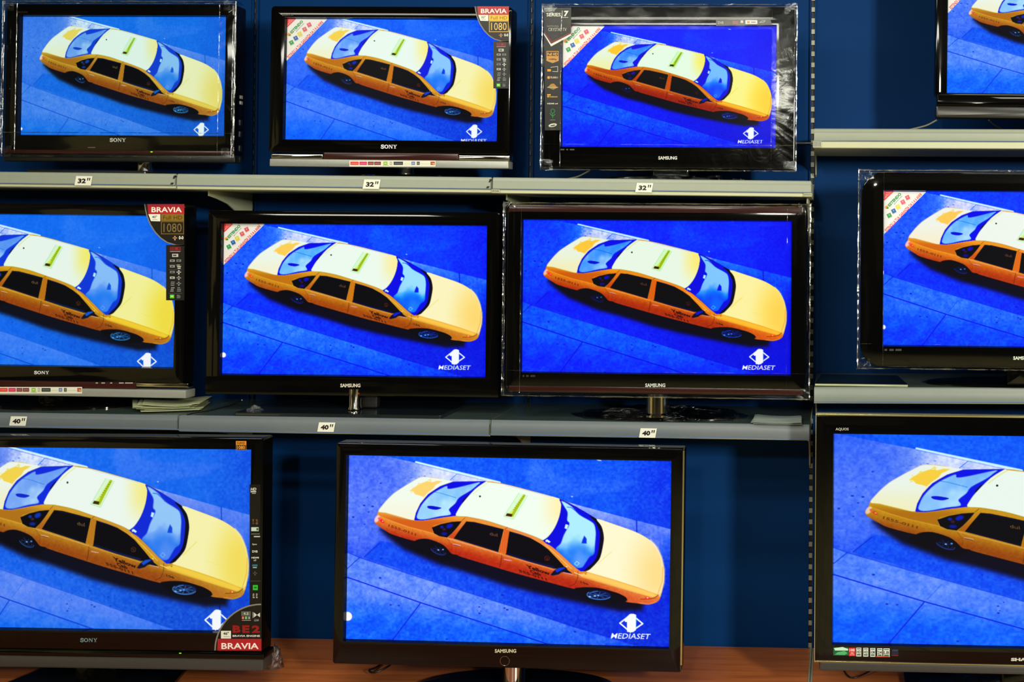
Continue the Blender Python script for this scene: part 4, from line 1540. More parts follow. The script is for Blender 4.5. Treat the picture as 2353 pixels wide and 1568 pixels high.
def shelf(label, px0, px1, py0, py1, rail_px, lip_px, top_mat, tagspec=None, brackets=(), group=None, endcap=None, slant=0.0, rail_mat=None, slots=False, bs=1.0):
    """py0/py1: top edge of the rail at its left and right end, in the photograph"""
    a, b = Wp(px0, py0, D_FRONT), Wp(px1, py1, D_FRONT)
    L = (b - a).length
    roll = -math.atan2(b.z - a.z, b.x - a.x)
    root = bpy.data.objects.new('shelf', None)
    C.objects.link(root)
    root.matrix_world = Matrix.Translation(a) @ Matrix.Rotation(roll, 4, 'Y')
    Mi = root.matrix_world.inverted()
    k = D_FRONT / F
    rh, lh = rail_px * k, lip_px * k
    dep = D_WALL - D_FRONT - 0.013
    g = 0.0015
    # board: steel tray with a folded front lip
    mb = MB()
    zb = -(rh + lh)
    prof = [(0.008, -.001), (dep, -.001), (dep, zb + .0005), (0.022, zb + .0005), (0.021, zb + .004), (0.014, zb + .004), (0.013, zb), (0.004, zb), (0.001, zb + .002), (0.001, -rh - .001), (0.008, -rh)]
    mb.loft([[(x, y, z) for y, z in prof] for x in (g, L - g)], True, True)
    board = mb.build('board', M['cream'], root, 20)
    # top sheet
    mb = MB()
    mb.box(g, L - g, 0.012, dep - .001, -.0008, 0.0012)
    mb.build('top_panel', top_mat, root, 0)
    # rail: curved plastic strip clipped to the front
    mb = MB()
    pr = [(.008, .0018), (.003, .0016), (0.000, -.0015), (-.0012 - slant * .1, -rh * .25), (-.0030 - slant * .4, -rh * .33), (-.0038 - slant, -rh * .92), (-.0025 - slant, -rh), (.002, -rh - .0005), (.0078, -rh)]
    mb.loft([[(x, y, z) for y, z in pr] for x in (g + .001, L - g - .001)], True, True)
    rail = mb.build('price_rail', rail_mat or M['rail'], root, 25)
    # clear strip at the bottom of the rail
    mb = MB()
    mb.box(g, L - g, -.0052 - slant, -.0042 - slant, -rh * .99, -rh * .93)
    mb.build('clear_strip', M['clearstrip'], root, 0)
    if endcap:
        for s in endcap:
            x = 0.012 if s < 0 else L - 0.012
            mb = MB()
            mb.box(x - .014, x + .014, -.006, .03, -(rh + lh) + .001, -rh - .0002, .002)
            cap = mb.build('end_clip', M['cream'], root, 20)
            mb = MB()
            for q in range(6):
                xx = x - .011 + q * .0042
                mb.box(xx, xx + .0018, -.0068, -.0058, -(rh + lh) + .004, -rh - .002)
            mb.build('clip_ribs', M['dark_silver'], cap, 0)
    if slots:
        for (fx, fz, w_, h_) in ((.0005, .12, .005, .28), (.007, .74, .008, .16)):
            mb = MB()
            cx, cz = L - .004 - fx, -rh * (fz + h_ / 2)
            hh = rh * h_ / 2
            yq = -.0050 - slant if fz > .5 else -.0042
            mb.loft([[(cx - w_ / 2 - .002, y, cz - hh), (cx + w_ / 2 - .002, y, cz - hh), (cx + w_ / 2 + .002, y, cz + hh), (cx - w_ / 2 + .002, y, cz + hh)] for y in (yq - .0006, .004)], True, True)
            mb.build('joint_slot', M['slot_dark'], rail, 0)
    for bx_px in brackets:
        bx = (Mi @ Wp(bx_px, py0 + 30, D_WALL)).x
        mb = MB()
        y1 = dep + .002
        zt = zb - .0005
        pts = [(y1, zt), (.10, zt), (.10, zt - .018), (.15, zt - .026), (.22, zt - .042), (.28, zt - .068), (.33, zt - .11), (.355, zt - .15), (y1, zt - .165)]
        pts = [(y1 - (y1 - y) * (1 if z == zt else bs ** .5), zt + (z - zt) * bs) for y, z in pts]
        th = .0025
        mb.loft([[(x, y, z) for y, z in pts] for x in (bx - th, bx + th)], True, True)
        mb.build('bracket', M['cream'], root, 20)
    if tagspec:
        for text, px, py in tagspec:
            num_tag(root, Mi, text, px, py, D_FRONT - .0060 - slant)
    tag(root, label, 'shelf', group or 'wall shelves')
    return root


M['clearstrip'] = plain('clear_strip_reflection', rgb(90, 110, 150), 0.2, var=0.1)  # clear plastic; the blue reflection along it is painted as its colour
M['rail_shaded'] = plain('shaded_rail_plastic', rgb(96, 104, 110), 0.42, var=0.06, nscale=30)  # rail plastic again, weaker light on the lower shelves put into its colour
M['rail_half_shaded'] = plain('half_shaded_rail_plastic', rgb(118, 126, 120), 0.42, var=0.06, nscale=30)  # same rail plastic, partly dimmed by a darker colour instead of by light
M['shelf_top_grey'] = plain('grey_green_shelf_sheet', rgb(84, 98, 88), 0.3, var=0.15, nscale=8)
shelf('grey fronted top shelf at the left end, under the leftmost wrapped set', -240, 405, 396 - 2.7, 396 + 4.56, 27, 7, M['shelf_top'], [('32"', 191, 415.5)], [-55], slots=True)
shelf('grey fronted top shelf in the middle, under the set with a silver bar', 406.5, 1130, 396 + 4.58, 396 + 12.72, 27, 8, M['shelf_top'], [('32"', 853, 423.5)], [583], slots=True)
shelf('grey fronted top shelf left of the dividing upright, under the set with the icon strip', 1131.5, 1865, 396 + 12.74, 417, 27, 9, M['shelf_top'], [('32"', 1479.5, 431.5)], [1219.5, 1861], endcap=(-1, 1))
shelf('lower grey shelf at the left end holding a leaning fan of leaflets', -240, 410, 950 - 3.6, 950 + 6.17, 31, 3, M['shelf_top'], [('40"', 41, 968)], [-55], rail_mat=M['rail_shaded'])
shelf('lower grey shelf in the middle, carrying the unwrapped set on a round chrome neck', 411.5, 1126, 950 + 6.19, 950 + 16.94, 34, 3, M['shelf_top'], [('40"', 749, 982)], [583], rail_mat=M['rail_shaded'])
shelf('lower grey shelf carrying the film wrapped set beside the dividing upright', 1127.5, 1861, 950 + 16.96, 978, 32, 3, M['shelf_top'], [('40"', 1488, 995.5)], [1219.5, 1862], rail_mat=M['rail_shaded'])
shelf('highest cream shelf at the right, above the blue wall panel', 1869.5, 2560, 296.5, 299, 28, 16, M['shelf_top'], None, [1876], endcap=(-1,), bs=.45)
shelf('lower grey shelf at the right with a closed magazine on it', 1869.5, 2560, 891.5, 894, 33, 3, M['shelf_top_grey'], None, [1876], rail_mat=M['rail_half_shaded'], bs=.6)


# counters
def counter(label, px0, px1):
    x0, x1 = Wp(px0, 1500, 3.3).x if px0 > -1000 else -4.0, Wp(px1, 1500, 3.3).x if px1 < 2500 else 2.2
    root = bpy.data.objects.new('display_counter', None)
    C.objects.link(root)
    root.location = ((x0 + x1) / 2, 3.7, 0.0)
    hw = (x1 - x0) / 2 - .001
    mb = MB()
    mb.box(-hw, hw, -.55, D_WALL - 3.7 - .013, Z_DESK - .03, Z_DESK, .002)
    mb.build('worktop', M['wood'], root, 20)
    mb = MB()
    mb.box(-hw + .02, hw - .02, -.50, D_WALL - 3.7 - .014, 0.001, Z_DESK - .0305)
    mb.build('cabinet_body', M['wood'], root, 0)
    tag(root, label, 'counter')
    return root


def seam_x(px):
    return Wp(px, 1540, 3.8).x


def counter2(label, x0, x1):
    root = bpy.data.objects.new('display_counter', None)
    C.objects.link(root)
    root.location = ((x0 + x1) / 2, 3.7, 0.0)
    hw = (x1 - x0) / 2 - .001
    mb = MB()
    mb.box(-hw, hw, -.55, D_WALL - 3.7 - .013, Z_DESK - .03, Z_DESK, .002)
    mb.build('worktop', M['wood'], root, 20)
    mb = MB()
    mb.box(-hw + .02, hw - .02, -.50, D_WALL - 3.7 - .014, 0.001, Z_DESK - .0305)
    mb.build('cabinet_body', M['wood'], root, 0)
    mb = MB()
    mb.box(hw - .006 if x0 < -2 else -hw, hw if x0 < -2 else -hw + .006, -.54, D_WALL - 3.7 - .015, Z_DESK - .02, Z_DESK + .0015)
    mb.build('edge_strip', M['slot_metal'], root, 0)
    tag(root, label, 'counter')


XS = seam_x(1861)
counter2('long reddish wood counter left of the seam, with two large sets on it', -4.2, XS)
counter2('reddish wood counter right of the seam, under the set at the lower right', XS, 2.4)

# ================================================================= THE SETS
# --- 1: top left, wrapped
t = TV('television', [(52.8, 38.3), (521.7, 39.8), (518.6, 311.7), (48.5, 309.6)], 3.92, 318, surf('topl', 318), 3.93)
t.screen(dict(tail=(90.6, 132.7), nose=(512.8, 211.7), dot=(246, 91.8), logo=(459, 297)), make_grade(.27, 1.02, .92, (.90, .95, .95), pr=1.2, glass=.45, yel=.8, wg=.04, wm=.88), spot=(48.5, 296, 3))
t.frame((20, 12, 547, 368), M['gloss_black'])
t.shell(.07)
t.bar('lower_trim', (18, 346, 544, 355), -.020, -.010, M['wine_gloss'], .002)
t.bar('speaker_bar', (16, 356, 546, 373), -.018, .03, M['soft_black'], .004)
brand(t, 'SONY', 258.5, 318.5, 296, 327, slab=True)
d = Decal(); d.rect(209, 339, 226, 340.6, (120, 100, 100)); t.decal('printed_mark', d)
d = Decal(); d.text('BRAVIA', 48, 28, 72, 31.8, (52, 44, 42), 0, .01); t.decal('model_lettering', d)
x0, z0, x1, z1 = t.rect(352, 348.5, 361, 352)
xm = (x0 + x1) / 2; zm = (z0 + z1) / 2
mb = MB(); mb.box(xm - .0035, xm + .0035, t.y - .0225, t.y - .0195, zm - .0015, zm + .0015, .001); mb.build('standby_light', M['led'], t.root)
t.film((16, 6, 549, 362), 3, front=.021)
t.neck(.045, .03, t.outer[1] + .03, M['chrome'], 'box', name='neck')
t.base(.42, .22, .014, M['soft_black'], 'plate', x=-.12, y=.0)
# side connectors
ox = t.outer[2]
for (pz, hz) in ((.0, .012), (-.02, .012), (-.09, .02), (-.13, .02), (-.18, .02), (-.22, .02)):
    zc = t.p(540, 222)[1] + pz
    mb = MB()
    mb.box(ox - .001, ox + .0035, t.y + .012, t.y + .028, zc - hz / 2, zc + hz / 2, .001)
    mb.build('side_socket', M['silver'] if pz > -.05 else M['soft_black'], t.root, 20)
tag(t.root, 'film wrapped black set, leftmost on the top shelf, with a thin red-brown trim line', 'television', 'televisions on display')

# --- 2: top, silver bar
t = TV('television', [(657.7, 43.5), (1144.5, 46.5), (1144.5, 324), (659.4, 319.9)], 3.85, 924, surf('topl', 924), 3.92)
t.screen(dict(tail=(695.6, 137.5), nose=(1141, 209), dot=(860, 95.4), logo=(1087.3, 303), joint=(775, 276)), make_grade(.10, 1.08, 1.0, (.97, .98, 1), pr=1.25, glass=.4, yel=.75, wg=.16, wm=.92))
t.frame((625, 17, 1177, 354), M['gloss_black'])
t.shell(.07)
t.bar('lower_panel', (748, 352, 1058, 370), -.020, .03, M['wine_gloss'], .004)
t.bar('chrome_strip', (629, 354.5, 748, 366), -.021, .02, M['chrome'], .004)
t.bar('chrome_strip', (1058, 357.5, 1176, 370), -.021, .02, M['chrome'], .004)
t.bar('speaker_bar', (627, 368.5, 1173, 386), -.024, .03, M['silver'], .003)
brand(t, 'SONY', 879, 333.5, 916.5, 342.5, (230, 232, 238), slab=True)
d = Decal(); d.text('BRAVIA', 654, 34, 679, 38.5, (70, 66, 62), 0, .01); t.decal('printed_marks', d)
bar_strip(t, 810, 370.5, 1006.5, 384, t.y - .024)
estendo(t, 658.2, 43.8, 94, 97)
bravia_corner(t, 1093.5, 17.4, 78.6, 187.4, '32"')
t.neck(.05, .03, t.outer[1] + .02, M['chrome'], 'cyl')
t.base(.50, .24, .016, M['gloss_black'], 'oval')
tag(t.root, 'top shelf set with a silver bar below its frame and a red corner sticker', 'television', 'televisions on display')

# --- 3: top, icon strip
t = TV('television', [(1294, 60), (1783, 61.5), (1781.5, 338.7), (1293, 336.7)], 3.80, 1538, surf('topl', 1538), 3.90)
t.screen(dict(tail=(1345, 163), dot=(1507.8, 122.8), logo=(1723, 306), joint=(1406, 283)), make_grade(.02, 1.35, 1.08, (.97, .98, .98), pr=3.2, pg=1.5, glass=.45, yel=.6, wg=.06, wm=.92))
t.frame((1252, 18, 1828, 388), M['gloss_black'], rad=.008)
t.shell(.07)
brand(t, 'SAMSUNG', 1514.5, 360, 1557.5, 367.8, (206, 206, 200))
d = Decal()
def q3(x, y): return (1200 + x / 3.46, y / 3.46)
# left banner
d.poly([q3(182, 68), q3(398, 68), q3(397, 285), q3(240, 372), q3(182, 275)], (20, 18, 16))
d.poly([q3(182, 68), q3(290, 68), q3(270, 90), q3(200, 104), q3(184, 90)], (120, 124, 126), 1)
d.text('SERIES', *q3(205, 110), *q3(315, 138), (226, 228, 224), 2, .02)
d.text('7', *q3(340, 94), *q3(374, 138), (236, 236, 230), 2, .05, .1)
d.line([q3(328, 92), q3(328, 146), q3(376, 146)], .9, (220, 220, 214), 2)
d.text('SAMSUNG', *q3(207, 209), *q3(300, 222), (150, 148, 140), 2, .0)
d.text('CRYSTAL TV', *q3(218, 229), *q3(362, 255), (200, 196, 186), 2, .0)
d.poly([q3(184, 268), q3(240, 352), q3(397, 272), q3(397, 290), q3(240, 376), q3(184, 284)], (226, 226, 224), 2)
d.poly([q3(186, 262), q3(248, 334), q3(397, 262), q3(397, 276), q3(240, 356), q3(184, 272)], (110, 26, 26), 3)
d.poly([q3(184, 284), q3(240, 376), q3(318, 335), q3(318, 1040), q3(190, 1040)], (22, 20, 16), 1)
d.poly([q3(203, 412), q3(300, 412), q3(300, 490), q3(252, 508), q3(203, 490)], (196, 140, 60), 2)
d.rect(*q3(208, 418), *q3(295, 452), (50, 32, 10), 3)
d.text('Full HD', *q3(212, 426), *q3(291, 448), (226, 170, 80), 4, .02)
d.text('1080p', *q3(222, 470), *q3(286, 488), (90, 56, 10), 3, .04)
d.line([q3(236, 542), q3(292, 534), q3(292, 576), q3(250, 574)], 1.0, (206, 206, 200), 2)
d.rect(*q3(210, 556), *q3(238, 574), (226, 150, 50), 2)
d.poly([(q3(220, 622)[0] + 3.2 * math.cos(a), q3(220, 622)[1] + 3.2 * math.sin(a)) for a in np.linspace(.6, 5.6, 12)], (236, 150, 50), 2)
d.text('70.000:1', *q3(232, 614), *q3(293, 630), (206, 190, 150), 2, .02)
d.poly([q3(212, 700), q3(240, 672), q3(262, 670), q3(292, 702), q3(256, 718)], (176, 120, 40), 2)
d.poly([q3(222, 702), q3(244, 690), q3(262, 714)], (60, 140, 60), 3)
d.rect(*q3(209, 698), *q3(296, 703), (180, 170, 160), 4)
for a, b in ((210, 754), (224, 754), (210, 768)):
    d.rect(*q3(a, b), *q3(a + 12, b + 11), (236, 170, 50), 2)
d.text('WISELINK', *q3(224, 770), *q3(292, 780), (214, 170, 90), 2, .02)
d.text('HDMI x4', *q3(210, 823), *q3(293, 834), (214, 214, 210), 2, .03)
d.poly([(q3(253, 888)[0] + 5.2 * math.cos(a), q3(253, 888)[1] + 5.8 * math.sin(a)) for a in np.linspace(0, 6, 14)], (14, 110, 70), 2)
d.poly([(q3(253, 888)[0] + 3.4 * math.cos(a), q3(253, 888)[1] + 3.9 * math.sin(a)) for a in np.linspace(0, 6, 14)], (18, 20, 16), 3)
d.line([q3(252, 905), q3(253, 945)], .9, (20, 150, 70), 2)
d.line([q3(230, 905), q3(252, 930), q3(272, 912)], 1.2, (20, 150, 70), 2)
d.rect(*q3(232, 956), *q3(272, 961), (110, 110, 106), 2)
d.poly([(q3(252, 1000)[0] + 9.5 * math.cos(a), q3(252, 1000)[1] + 4 * math.sin(a) - 1.5 * math.cos(a)) for a in np.linspace(0, 6, 16)], (206, 206, 196), 2)
d.poly([(q3(254, 1002)[0] + 6 * math.cos(a), q3(254, 1002)[1] + 1.5 * math.sin(a) - 1.0 * math.cos(a)) for a in np.linspace(0, 6, 16)], (50, 48, 44), 3)
d.rect(*q3(234, 1030), *q3(272, 1033), (90, 90, 86), 2)
t.decal('icon_strip', d, label='black strip of white and gold printed icons')
d = Decal()
d.poly([q3(1545, 166), q3(1975, 160), q3(1988, 206), q3(1545, 213)], (66, 66, 66))
d.text('DVB', *q3(1562, 178), *q3(1604, 198), (180, 180, 176), 1, .0)
d.rect(*q3(1618, 186), *q3(1662, 196), (110, 60, 60), 1)
d.rect(*q3(1675, 174), *q3(1722, 200), (130, 70, 70), 1)
d.rect(*q3(1740, 170), *q3(1760, 190), (206, 180, 180), 1)
d.rect(*q3(1778, 168), *q3(1872, 198), (226, 226, 220), 1)
d.rect(*q3(1790, 176), *q3(1812, 192), (190, 120, 40), 2)
d.rect(*q3(1822, 180), *q3(1860, 188), (150, 90, 90), 2)
d.line([q3(1890, 186), q3(1910, 174), q3(1936, 172), q3(1920, 186), q3(1892, 186)], .9, (170, 170, 164), 1)
t.decal('badge_label', d, label='small grey label of badges')
for a, b in ((314, 344), (360, 374), (388, 424)):
    d = Decal()
    d.rect(*q3(a, 1188), *q3(b, 1198), (70, 68, 64))
    t.decal('printed_mark', d)
# corner sticker partly under the banner: only the part beyond it is seen
d = Decal()
def qe(a, b): return (1200 + (a) / 3.46, (b) / 3.46)
W3, H3 = 333 / 3.46, 333 / 3.46
estendo(t, 1294, 60, 95.5, 96.5)
t.film((1247.5, 12.5, 1831.5, 393), 9)
t.neck(.12, .03, t.outer[1] + .02, M['glass_stand'], 'box')
t.base(.44, .2, .014, M['gloss_black'], 'oval')
o = crumple('foot_film', .0, -.01, .26, .115, .022, 41, t.root)
t.level(o)['label'] = 'crumpled clear film over the foot'
tag(t.root, 'wrapped top shelf set with an icon strip and chevron down its left edge', 'television', 'televisions on display')

# --- 4: top right, highest shelf
t = TV('television', [(2178.5, -78), (2671, -74), (2671, 218), (2178.5, 213.8)], 3.75, 2425, surf('topr', 2425), 3.90)
t.screen(dict(tail=(2227, 30.7), cross=(2201, 88.4), joint=(2304.7, 156.8)), make_grade(.10, 1.05, 1.0, (.97, .98, 1), pr=1.1, glass=.1, yel=.85, wg=.18, wm=.88))
t.frame((2150, -110, 2700, 224), M['gloss_black'])
t.shell(.07)
t.bar('lower_panel', (2152, 223, 2700, 246), -.017, .03, M['gloss_black'], .003)
t.bar('speaker_bar', (2149, 247, 2702, 275), -.024, .035, M['soft_black'], .006)
estendo(t, 2178.9, -78, 101, 108)
t.neck(.07, .03, t.outer[1] + .02, M['gloss_black'], 'box')
t.base(.34, .22, .014, M['gloss_black'], 'oval', x=.05)
tag(t.root, 'glossy black set cut by the top right corner, alone on the highest shelf', 'television', 'televisions on display')

# --- 5: middle left, silver bar and red corner sticker
t = TV('television', [(-200.5, 491), (406.5, 498.5), (404.5, 843.8), (-203, 834.5)], 3.85, 103, surf('midl', 103), 3.93)
t.screen(dict(nose=(401, 717), dot=(54.4, 572.6), logo=(337, 833)), make_grade(.24, 1.05, .95, (.95, .96, .98), pr=1.3, glass=.5, yel=.45, wg=.02, wm=.88))
t.frame((-236, 468, 431, 880), M['gloss_black'])
t.shell(.08)
t.bar('lower_panel', (-110, 874, 320, 890), -.020, .03, M['wine_gloss'], .004)
t.bar('chrome_strip', (320, 879, 441, 889), -.021, .02, M['chrome'], .003)
t.bar('speaker_bar', (-236, 889.5, 436, 908), -.024, .035, M['silver'], .003)
brand(t, 'SONY', 85.5, 851.5, 120.5, 859, (226, 230, 236), slab=True)
for a, b in ((229, 234), (242, 250), (262, 267), (282, 293), (296, 314)):
    d = Decal()
    d.rect(a, 877.5, b, 880, (170, 160, 160))
    t.decal('printed_mark', d, lift=.0008, base=t.y - .020)
bar_strip(t, 9, 887.5, 199.5, 902.5, t.y - .024)
bravia_corner(t, 337.3, 470.3, 92, 219.5, '40"', dark=True)
t.neck(.09, .04, t.outer[1] + .02, M['gloss_black'], 'box')
t.base(.50, .24, .018, M['gloss_black'], 'oval', y=-.01)
tag(t.root, 'middle row set at the left edge with a silver bar and red corner sticker', 'television', 'televisions on display')

# --- 6: middle, unwrapped on chrome neck
t = TV('television', [(514, 514), (1119.3, 522), (1117, 864.7), (512.3, 860)], 3.86, 819, surf('midl', 819), 3.90)
t.screen(dict(tail=(561, 633.5), nose=(1107, 718), dot=(761.7, 587), logo=(1046.3, 820.6), joint=(650, 789), cross=(534.5, 706)), make_grade(.0, 1.12, 1.06, (.98, .98, 1), pr=2.0, pg=1.2, glass=.1, yel=.9, wg=.30, wm=.92), spot=(513.5, 816, 5.5))
t.frame((480, 486, 1150, 906), M['gloss_black'], rad=.008)
t.shell(.08)
brand(t, 'SAMSUNG', 788.5, 880, 834.5, 888.5, (206, 200, 184))
# slanting chin
x0, z0, x1, z1 = t.rect(479, 868, 1150, 909)
mb = MB()
y = t.y - t.front
L = [[(x, y - .0005, z1), (x, y - .006, z0 + .012), (x, y - .004, z0 + .002), (x, y + .006, z0), (x, y + .012, z1)] for x in (x0 + .001, x1 - .001)]
mb.loft(L, True, True)
ch = mb.build('chin', M['gloss_black'], t.root, 25)
t.root.children
for o in t.root.children:
    if o.name.startswith('brand_lettering'):
        for v in o.data.vertices:
            v.co.y -= .006
mb = MB(); x0, z0, x1, z1 = t.rect(808, 901, 832, 904.5)
mb.box(x0, x1, y - .0068, y - .0052, z0, z1, .0006)
M['red_led'] = plain('dim_red_light', rgb(160, 20, 20), .3)
mb.build('standby_light', M['red_led'], t.root)
estendo(t, 514.3, 514.4, 94.5, 94.5)
t.neck(.041, .041, t.outer[1] + .02, M['chrome'], 'cyl', yoff=-.03, name='neck')
t.neck(.07, .03, t.outer[1] + .03, M['matte_black'], 'box', x=.03, yoff=.02, name='neck_support')
t.base(.70, .27, .010, M['glass_stand'], 'plate', x=-.02, y=-.01)
tag(t.root, 'unwrapped gloss black set in the middle row on a round chrome neck and glass foot', 'television', 'televisions on display')

# --- 7: middle, wrapped
t = TV('television', [(1202, 506), (1817, 510.3), (1817, 861), (1201, 853.9)], 3.78, 1508, surf('midl', 1508), 3.90)
t.screen(dict(tail=(1250, 629), nose=(1807, 718.5), dot=(1452, 580), logo=(1745, 819), joint=(1339, 788), cross=(1220, 701)), make_grade(.0, 1.28, 1.08, (.98, .97, .98), pr=3.0, pg=1.35, glass=.35, yel=.75, wg=.14))
t.frame((1166, 472, 1852, 906), M['gloss_black'], rad=.02)
t.bar('top_trim', (1172, 474, 1846, 489), -.0175, -.012, M['wine_gloss'], .003)
t.bar('lower_trim', (1172, 889, 1846, 903), -.0175, -.012, M['wine_gloss'], .003)
t.shell(.08)
brand(t, 'SAMSUNG', 1484.5, 880, 1530.5, 888.5, (200, 204, 200))
for a, b in ((1204, 1208), (1212, 1218), (1222, 1233)):
    d = Decal()
    d.rect(a, 861, b, 865, (52, 46, 36))
    t.decal('printed_mark', d)
t.film((1159, 468, 1862, 912), 21)
t.neck(.075, .045, t.outer[1] + .02, M['chrome'], 'cyl', yoff=.0)
t.base(.54, .22, .016, M['gloss_black'], 'oval', y=-.02, x=.01)
o = crumple('foot_film', .01, -.02, .305, .125, .030, 4, t.root)
t.level(o)['label'] = 'crumpled clear film over the foot'
tag(t.root, 'film wrapped brown gloss set in the middle row, just left of the dividing upright', 'television', 'televisions on display')

# --- 8: middle right, round-cornered
t = TV('television', [(2030.5, 440), (2671, 444), (2671, 800), (2031.5, 793)], 3.72, 2350, surf('midr', 2350), 3.88)
t.screen(dict(tail=(2080.4, 563.4), cross=(2050.8, 637), joint=(2176.5, 722.4), dot=(2288, 513.5)), make_grade(.0, 1.14, 1.05, (1, .97, 1), pr=1.9, pg=1.2, glass=.1, yel=.9, wg=.16), spot=(2030, 752, 5))
t.frame((1978, 398, 2724, 846), M['gloss_black'], rad=.070)
t.shell(.08, .02)
brand(t, 'SAMSUNG', 2326.5, 818, 2373, 826, (220, 222, 216))
for a, b in ((2032, 2038), (2043, 2053), (2057, 2071)):
    d = Decal()
    d.rect(a, 801, b, 805.5, (56, 50, 46))
    t.decal('printed_mark', d)
estendo(t, 2031, 440.5, 97, 98)
t.film((1971, 393, 2730, 850), 33)
t.neck(.10, .05, t.outer[1] + .02, M['gloss_black'], 'box', yoff=.0)
t.base(.60, .24, .016, M['gloss_black'], 'oval', y=-.02)
mb = MB(); mb.box(-.34, -.28, .0, .03, 0.0, .05, .003)
tag(t.root, 'wrapped set with rounded frame corners at the right edge, above the magazine shelf', 'television', 'televisions on display')

# --- 9: bottom left
t = TV('television', [(-157.5, 1025), (577.5, 1035.5), (579.4, 1448.7), (-158, 1441.5)], 3.66, 211, Z_DESK, 3.78)
t.screen(dict(nose=(573.7, 1291), dot=(155.6, 1110), logo=(494, 1426)), make_grade(.16, 1.0, .92, (.97, .97, .99), pr=1.0, glass=.4, yel=.6, wg=.14, wm=.88))
t.frame((-190, 1002, 609, 1493), M['gloss_black'], rad=.008)
t.shell(.09)
t.bar('speaker_bar', (-190, 1504, 611, 1533), -.018, .045, M['dark_silver'], .006)
t.bar('gloss_ledge', (-190, 1490, 614, 1505), -.022, .045, M['gloss_black'], .004)
brand(t, 'SONY', 191.5, 1463, 231.5, 1472, (120, 140, 150), slab=True)
d = Decal()
def q9(x, y): return (x / 2.667, 980 + y / 2.667)
d.rect(*q9(1462, 85), *q9(1526, 108), (206, 130, 40))
d.rect(*q9(1462, 108), *q9(1526, 141), (150, 90, 30))
d.rect(*q9(1466, 112), *q9(1522, 137), (40, 24, 8), 1)
d.text('1080', *q9(1470, 114), *q9(1518, 135), (226, 150, 60), 2, .02)
d.text('FullHD', *q9(1470, 90), *q9(1518, 104), (90, 50, 0), 1, .02)
t.decal('gold_badge', d)
d = Decal()
d.rect(*q9(1546, 350), *q9(1612, 1075), (10, 10, 10))
d.text('HD', *q9(1552, 370), *q9(1586, 387), (206, 206, 200), 1, .03, .15)
d.rect(*q9(1552, 390), *q9(1586, 398), (190, 190, 184), 1)
d.rect(*q9(1560, 402), *q9(1584, 407), (150, 150, 146), 1)
d.icons(*q9(1558, 560), *q9(1600, 596), 2, 2, 4, [(130, 100, 60), (90, 80, 60)], 1)
d.rect(*q9(1556, 611), *q9(1601, 635), (190, 206, 196), 1)
d.rect(*q9(1588, 616), *q9(1599, 630), (20, 100, 40), 2)
d.rect(*q9(1556, 650), *q9(1608, 654), (120, 120, 110), 1)
d.rect(*q9(1572, 664), *q9(1610, 672), (170, 170, 164), 1)
d.text('Sync', *q9(1562, 710), *q9(1590, 722), (206, 206, 200), 1, .02)
d.text('DVB', *q9(1562, 752), *q9(1595, 766), (206, 206, 200), 1, .03)
d.text('HDMI', *q9(1558, 792), *q9(1602, 802), (214, 214, 210), 1, .04)
d.text('x3', *q9(1570, 806), *q9(1586, 818), (190, 190, 184), 1, .02)
d.rect(*q9(1562, 838), *q9(1594, 850), (40, 110, 130), 1)
d.rect(*q9(1566, 854), *q9(1590, 860), (150, 190, 200), 1)
d.icons(*q9(1562, 876), *q9(1596, 910), 1, 1, 7, [(70, 80, 84)], 1)
d.rect(*q9(1550, 938), *q9(1612, 941), (70, 70, 68), 1)
d.rect(*q9(1566, 964), *q9(1596, 995), (40, 190, 50), 1)
d.rect(*q9(1573, 974), *q9(1590, 984), (20, 110, 30), 2)
d.icons(*q9(1562, 1012), *q9(1598, 1048), 2, 1, 15, [(190, 190, 184)], 1)
t.decal('icon_strip', d, label='black strip of small white icons')
d = Decal()
cx_, cy_ = 1617, 1363
def arcp(r): return [q9(cx_ - r * math.sin(a) * 1.0, cy_ - r * math.cos(a)) for a in np.linspace(0, math.pi / 2, 18)]
d.poly([q9(cx_, cy_)] + arcp(286), (126, 122, 118))
d.poly([q9(cx_, cy_)] + arcp(277), (14, 13, 12), 1)
d.rect(*q9(1372, 1243), *q9(1433, 1290), (226, 228, 218), 2)
d.text('46"', *q9(1386, 1250), *q9(1420, 1268), (40, 60, 50), 3, .03)
d.rect(*q9(1388, 1276), *q9(1424, 1280), (170, 170, 160), 3)
for s, a, b in (('B', 1443, 1492), ('E', 1502, 1546), ('2', 1560, 1610)):
    d.text(s, *q9(a, 1210), *q9(b, 1256), (160, 20, 24), 2, .05)
for k in range(5):
    d.rect(*q9(1440, 1216 + k * 9), *q9(1614, 1217.6 + k * 9), (14, 13, 12), 3)
d.text('BRAVIA ENGINE', *q9(1443, 1268), *q9(1610, 1280), (214, 214, 210), 2, .03)
d.poly([q9(1352, 1292), q9(1619, 1292), q9(1619, 1363), q9(1350, 1363)], (170, 30, 40), 2)
d.text('BRAVIA', *q9(1375, 1317), *q9(1602, 1354), (240, 232, 228), 3, .02)
d.rect(*q9(1496, 1124), *q9(1554, 1152), (90, 94, 90), 2)
d.text('6.2', *q9(1512, 1130), *q9(1540, 1144), (200, 204, 196), 3, .02)
for k, c in enumerate(((170, 40, 50), (60, 150, 60), (90, 100, 110))):
    d.rect(*q9(1498 + k * 19, 1154), *q9(1514 + k * 19, 1172), c, 2)
    d.text('2', *q9(1502 + k * 19, 1157), *q9(1510 + k * 19, 1169), (226, 226, 220), 3, .02)
d.rect(*q9(1500, 1177), *q9(1554, 1181), (150, 150, 146), 2)
d.line([q9(1567, 1128), q9(1567, 1164)], .9, (206, 206, 200), 2)
d.poly([q9(1572, 1130), q9(1592, 1146), q9(1610, 1132), q9(1610, 1160), q9(1592, 1146), q9(1572, 1162)], (206, 206, 200), 2)
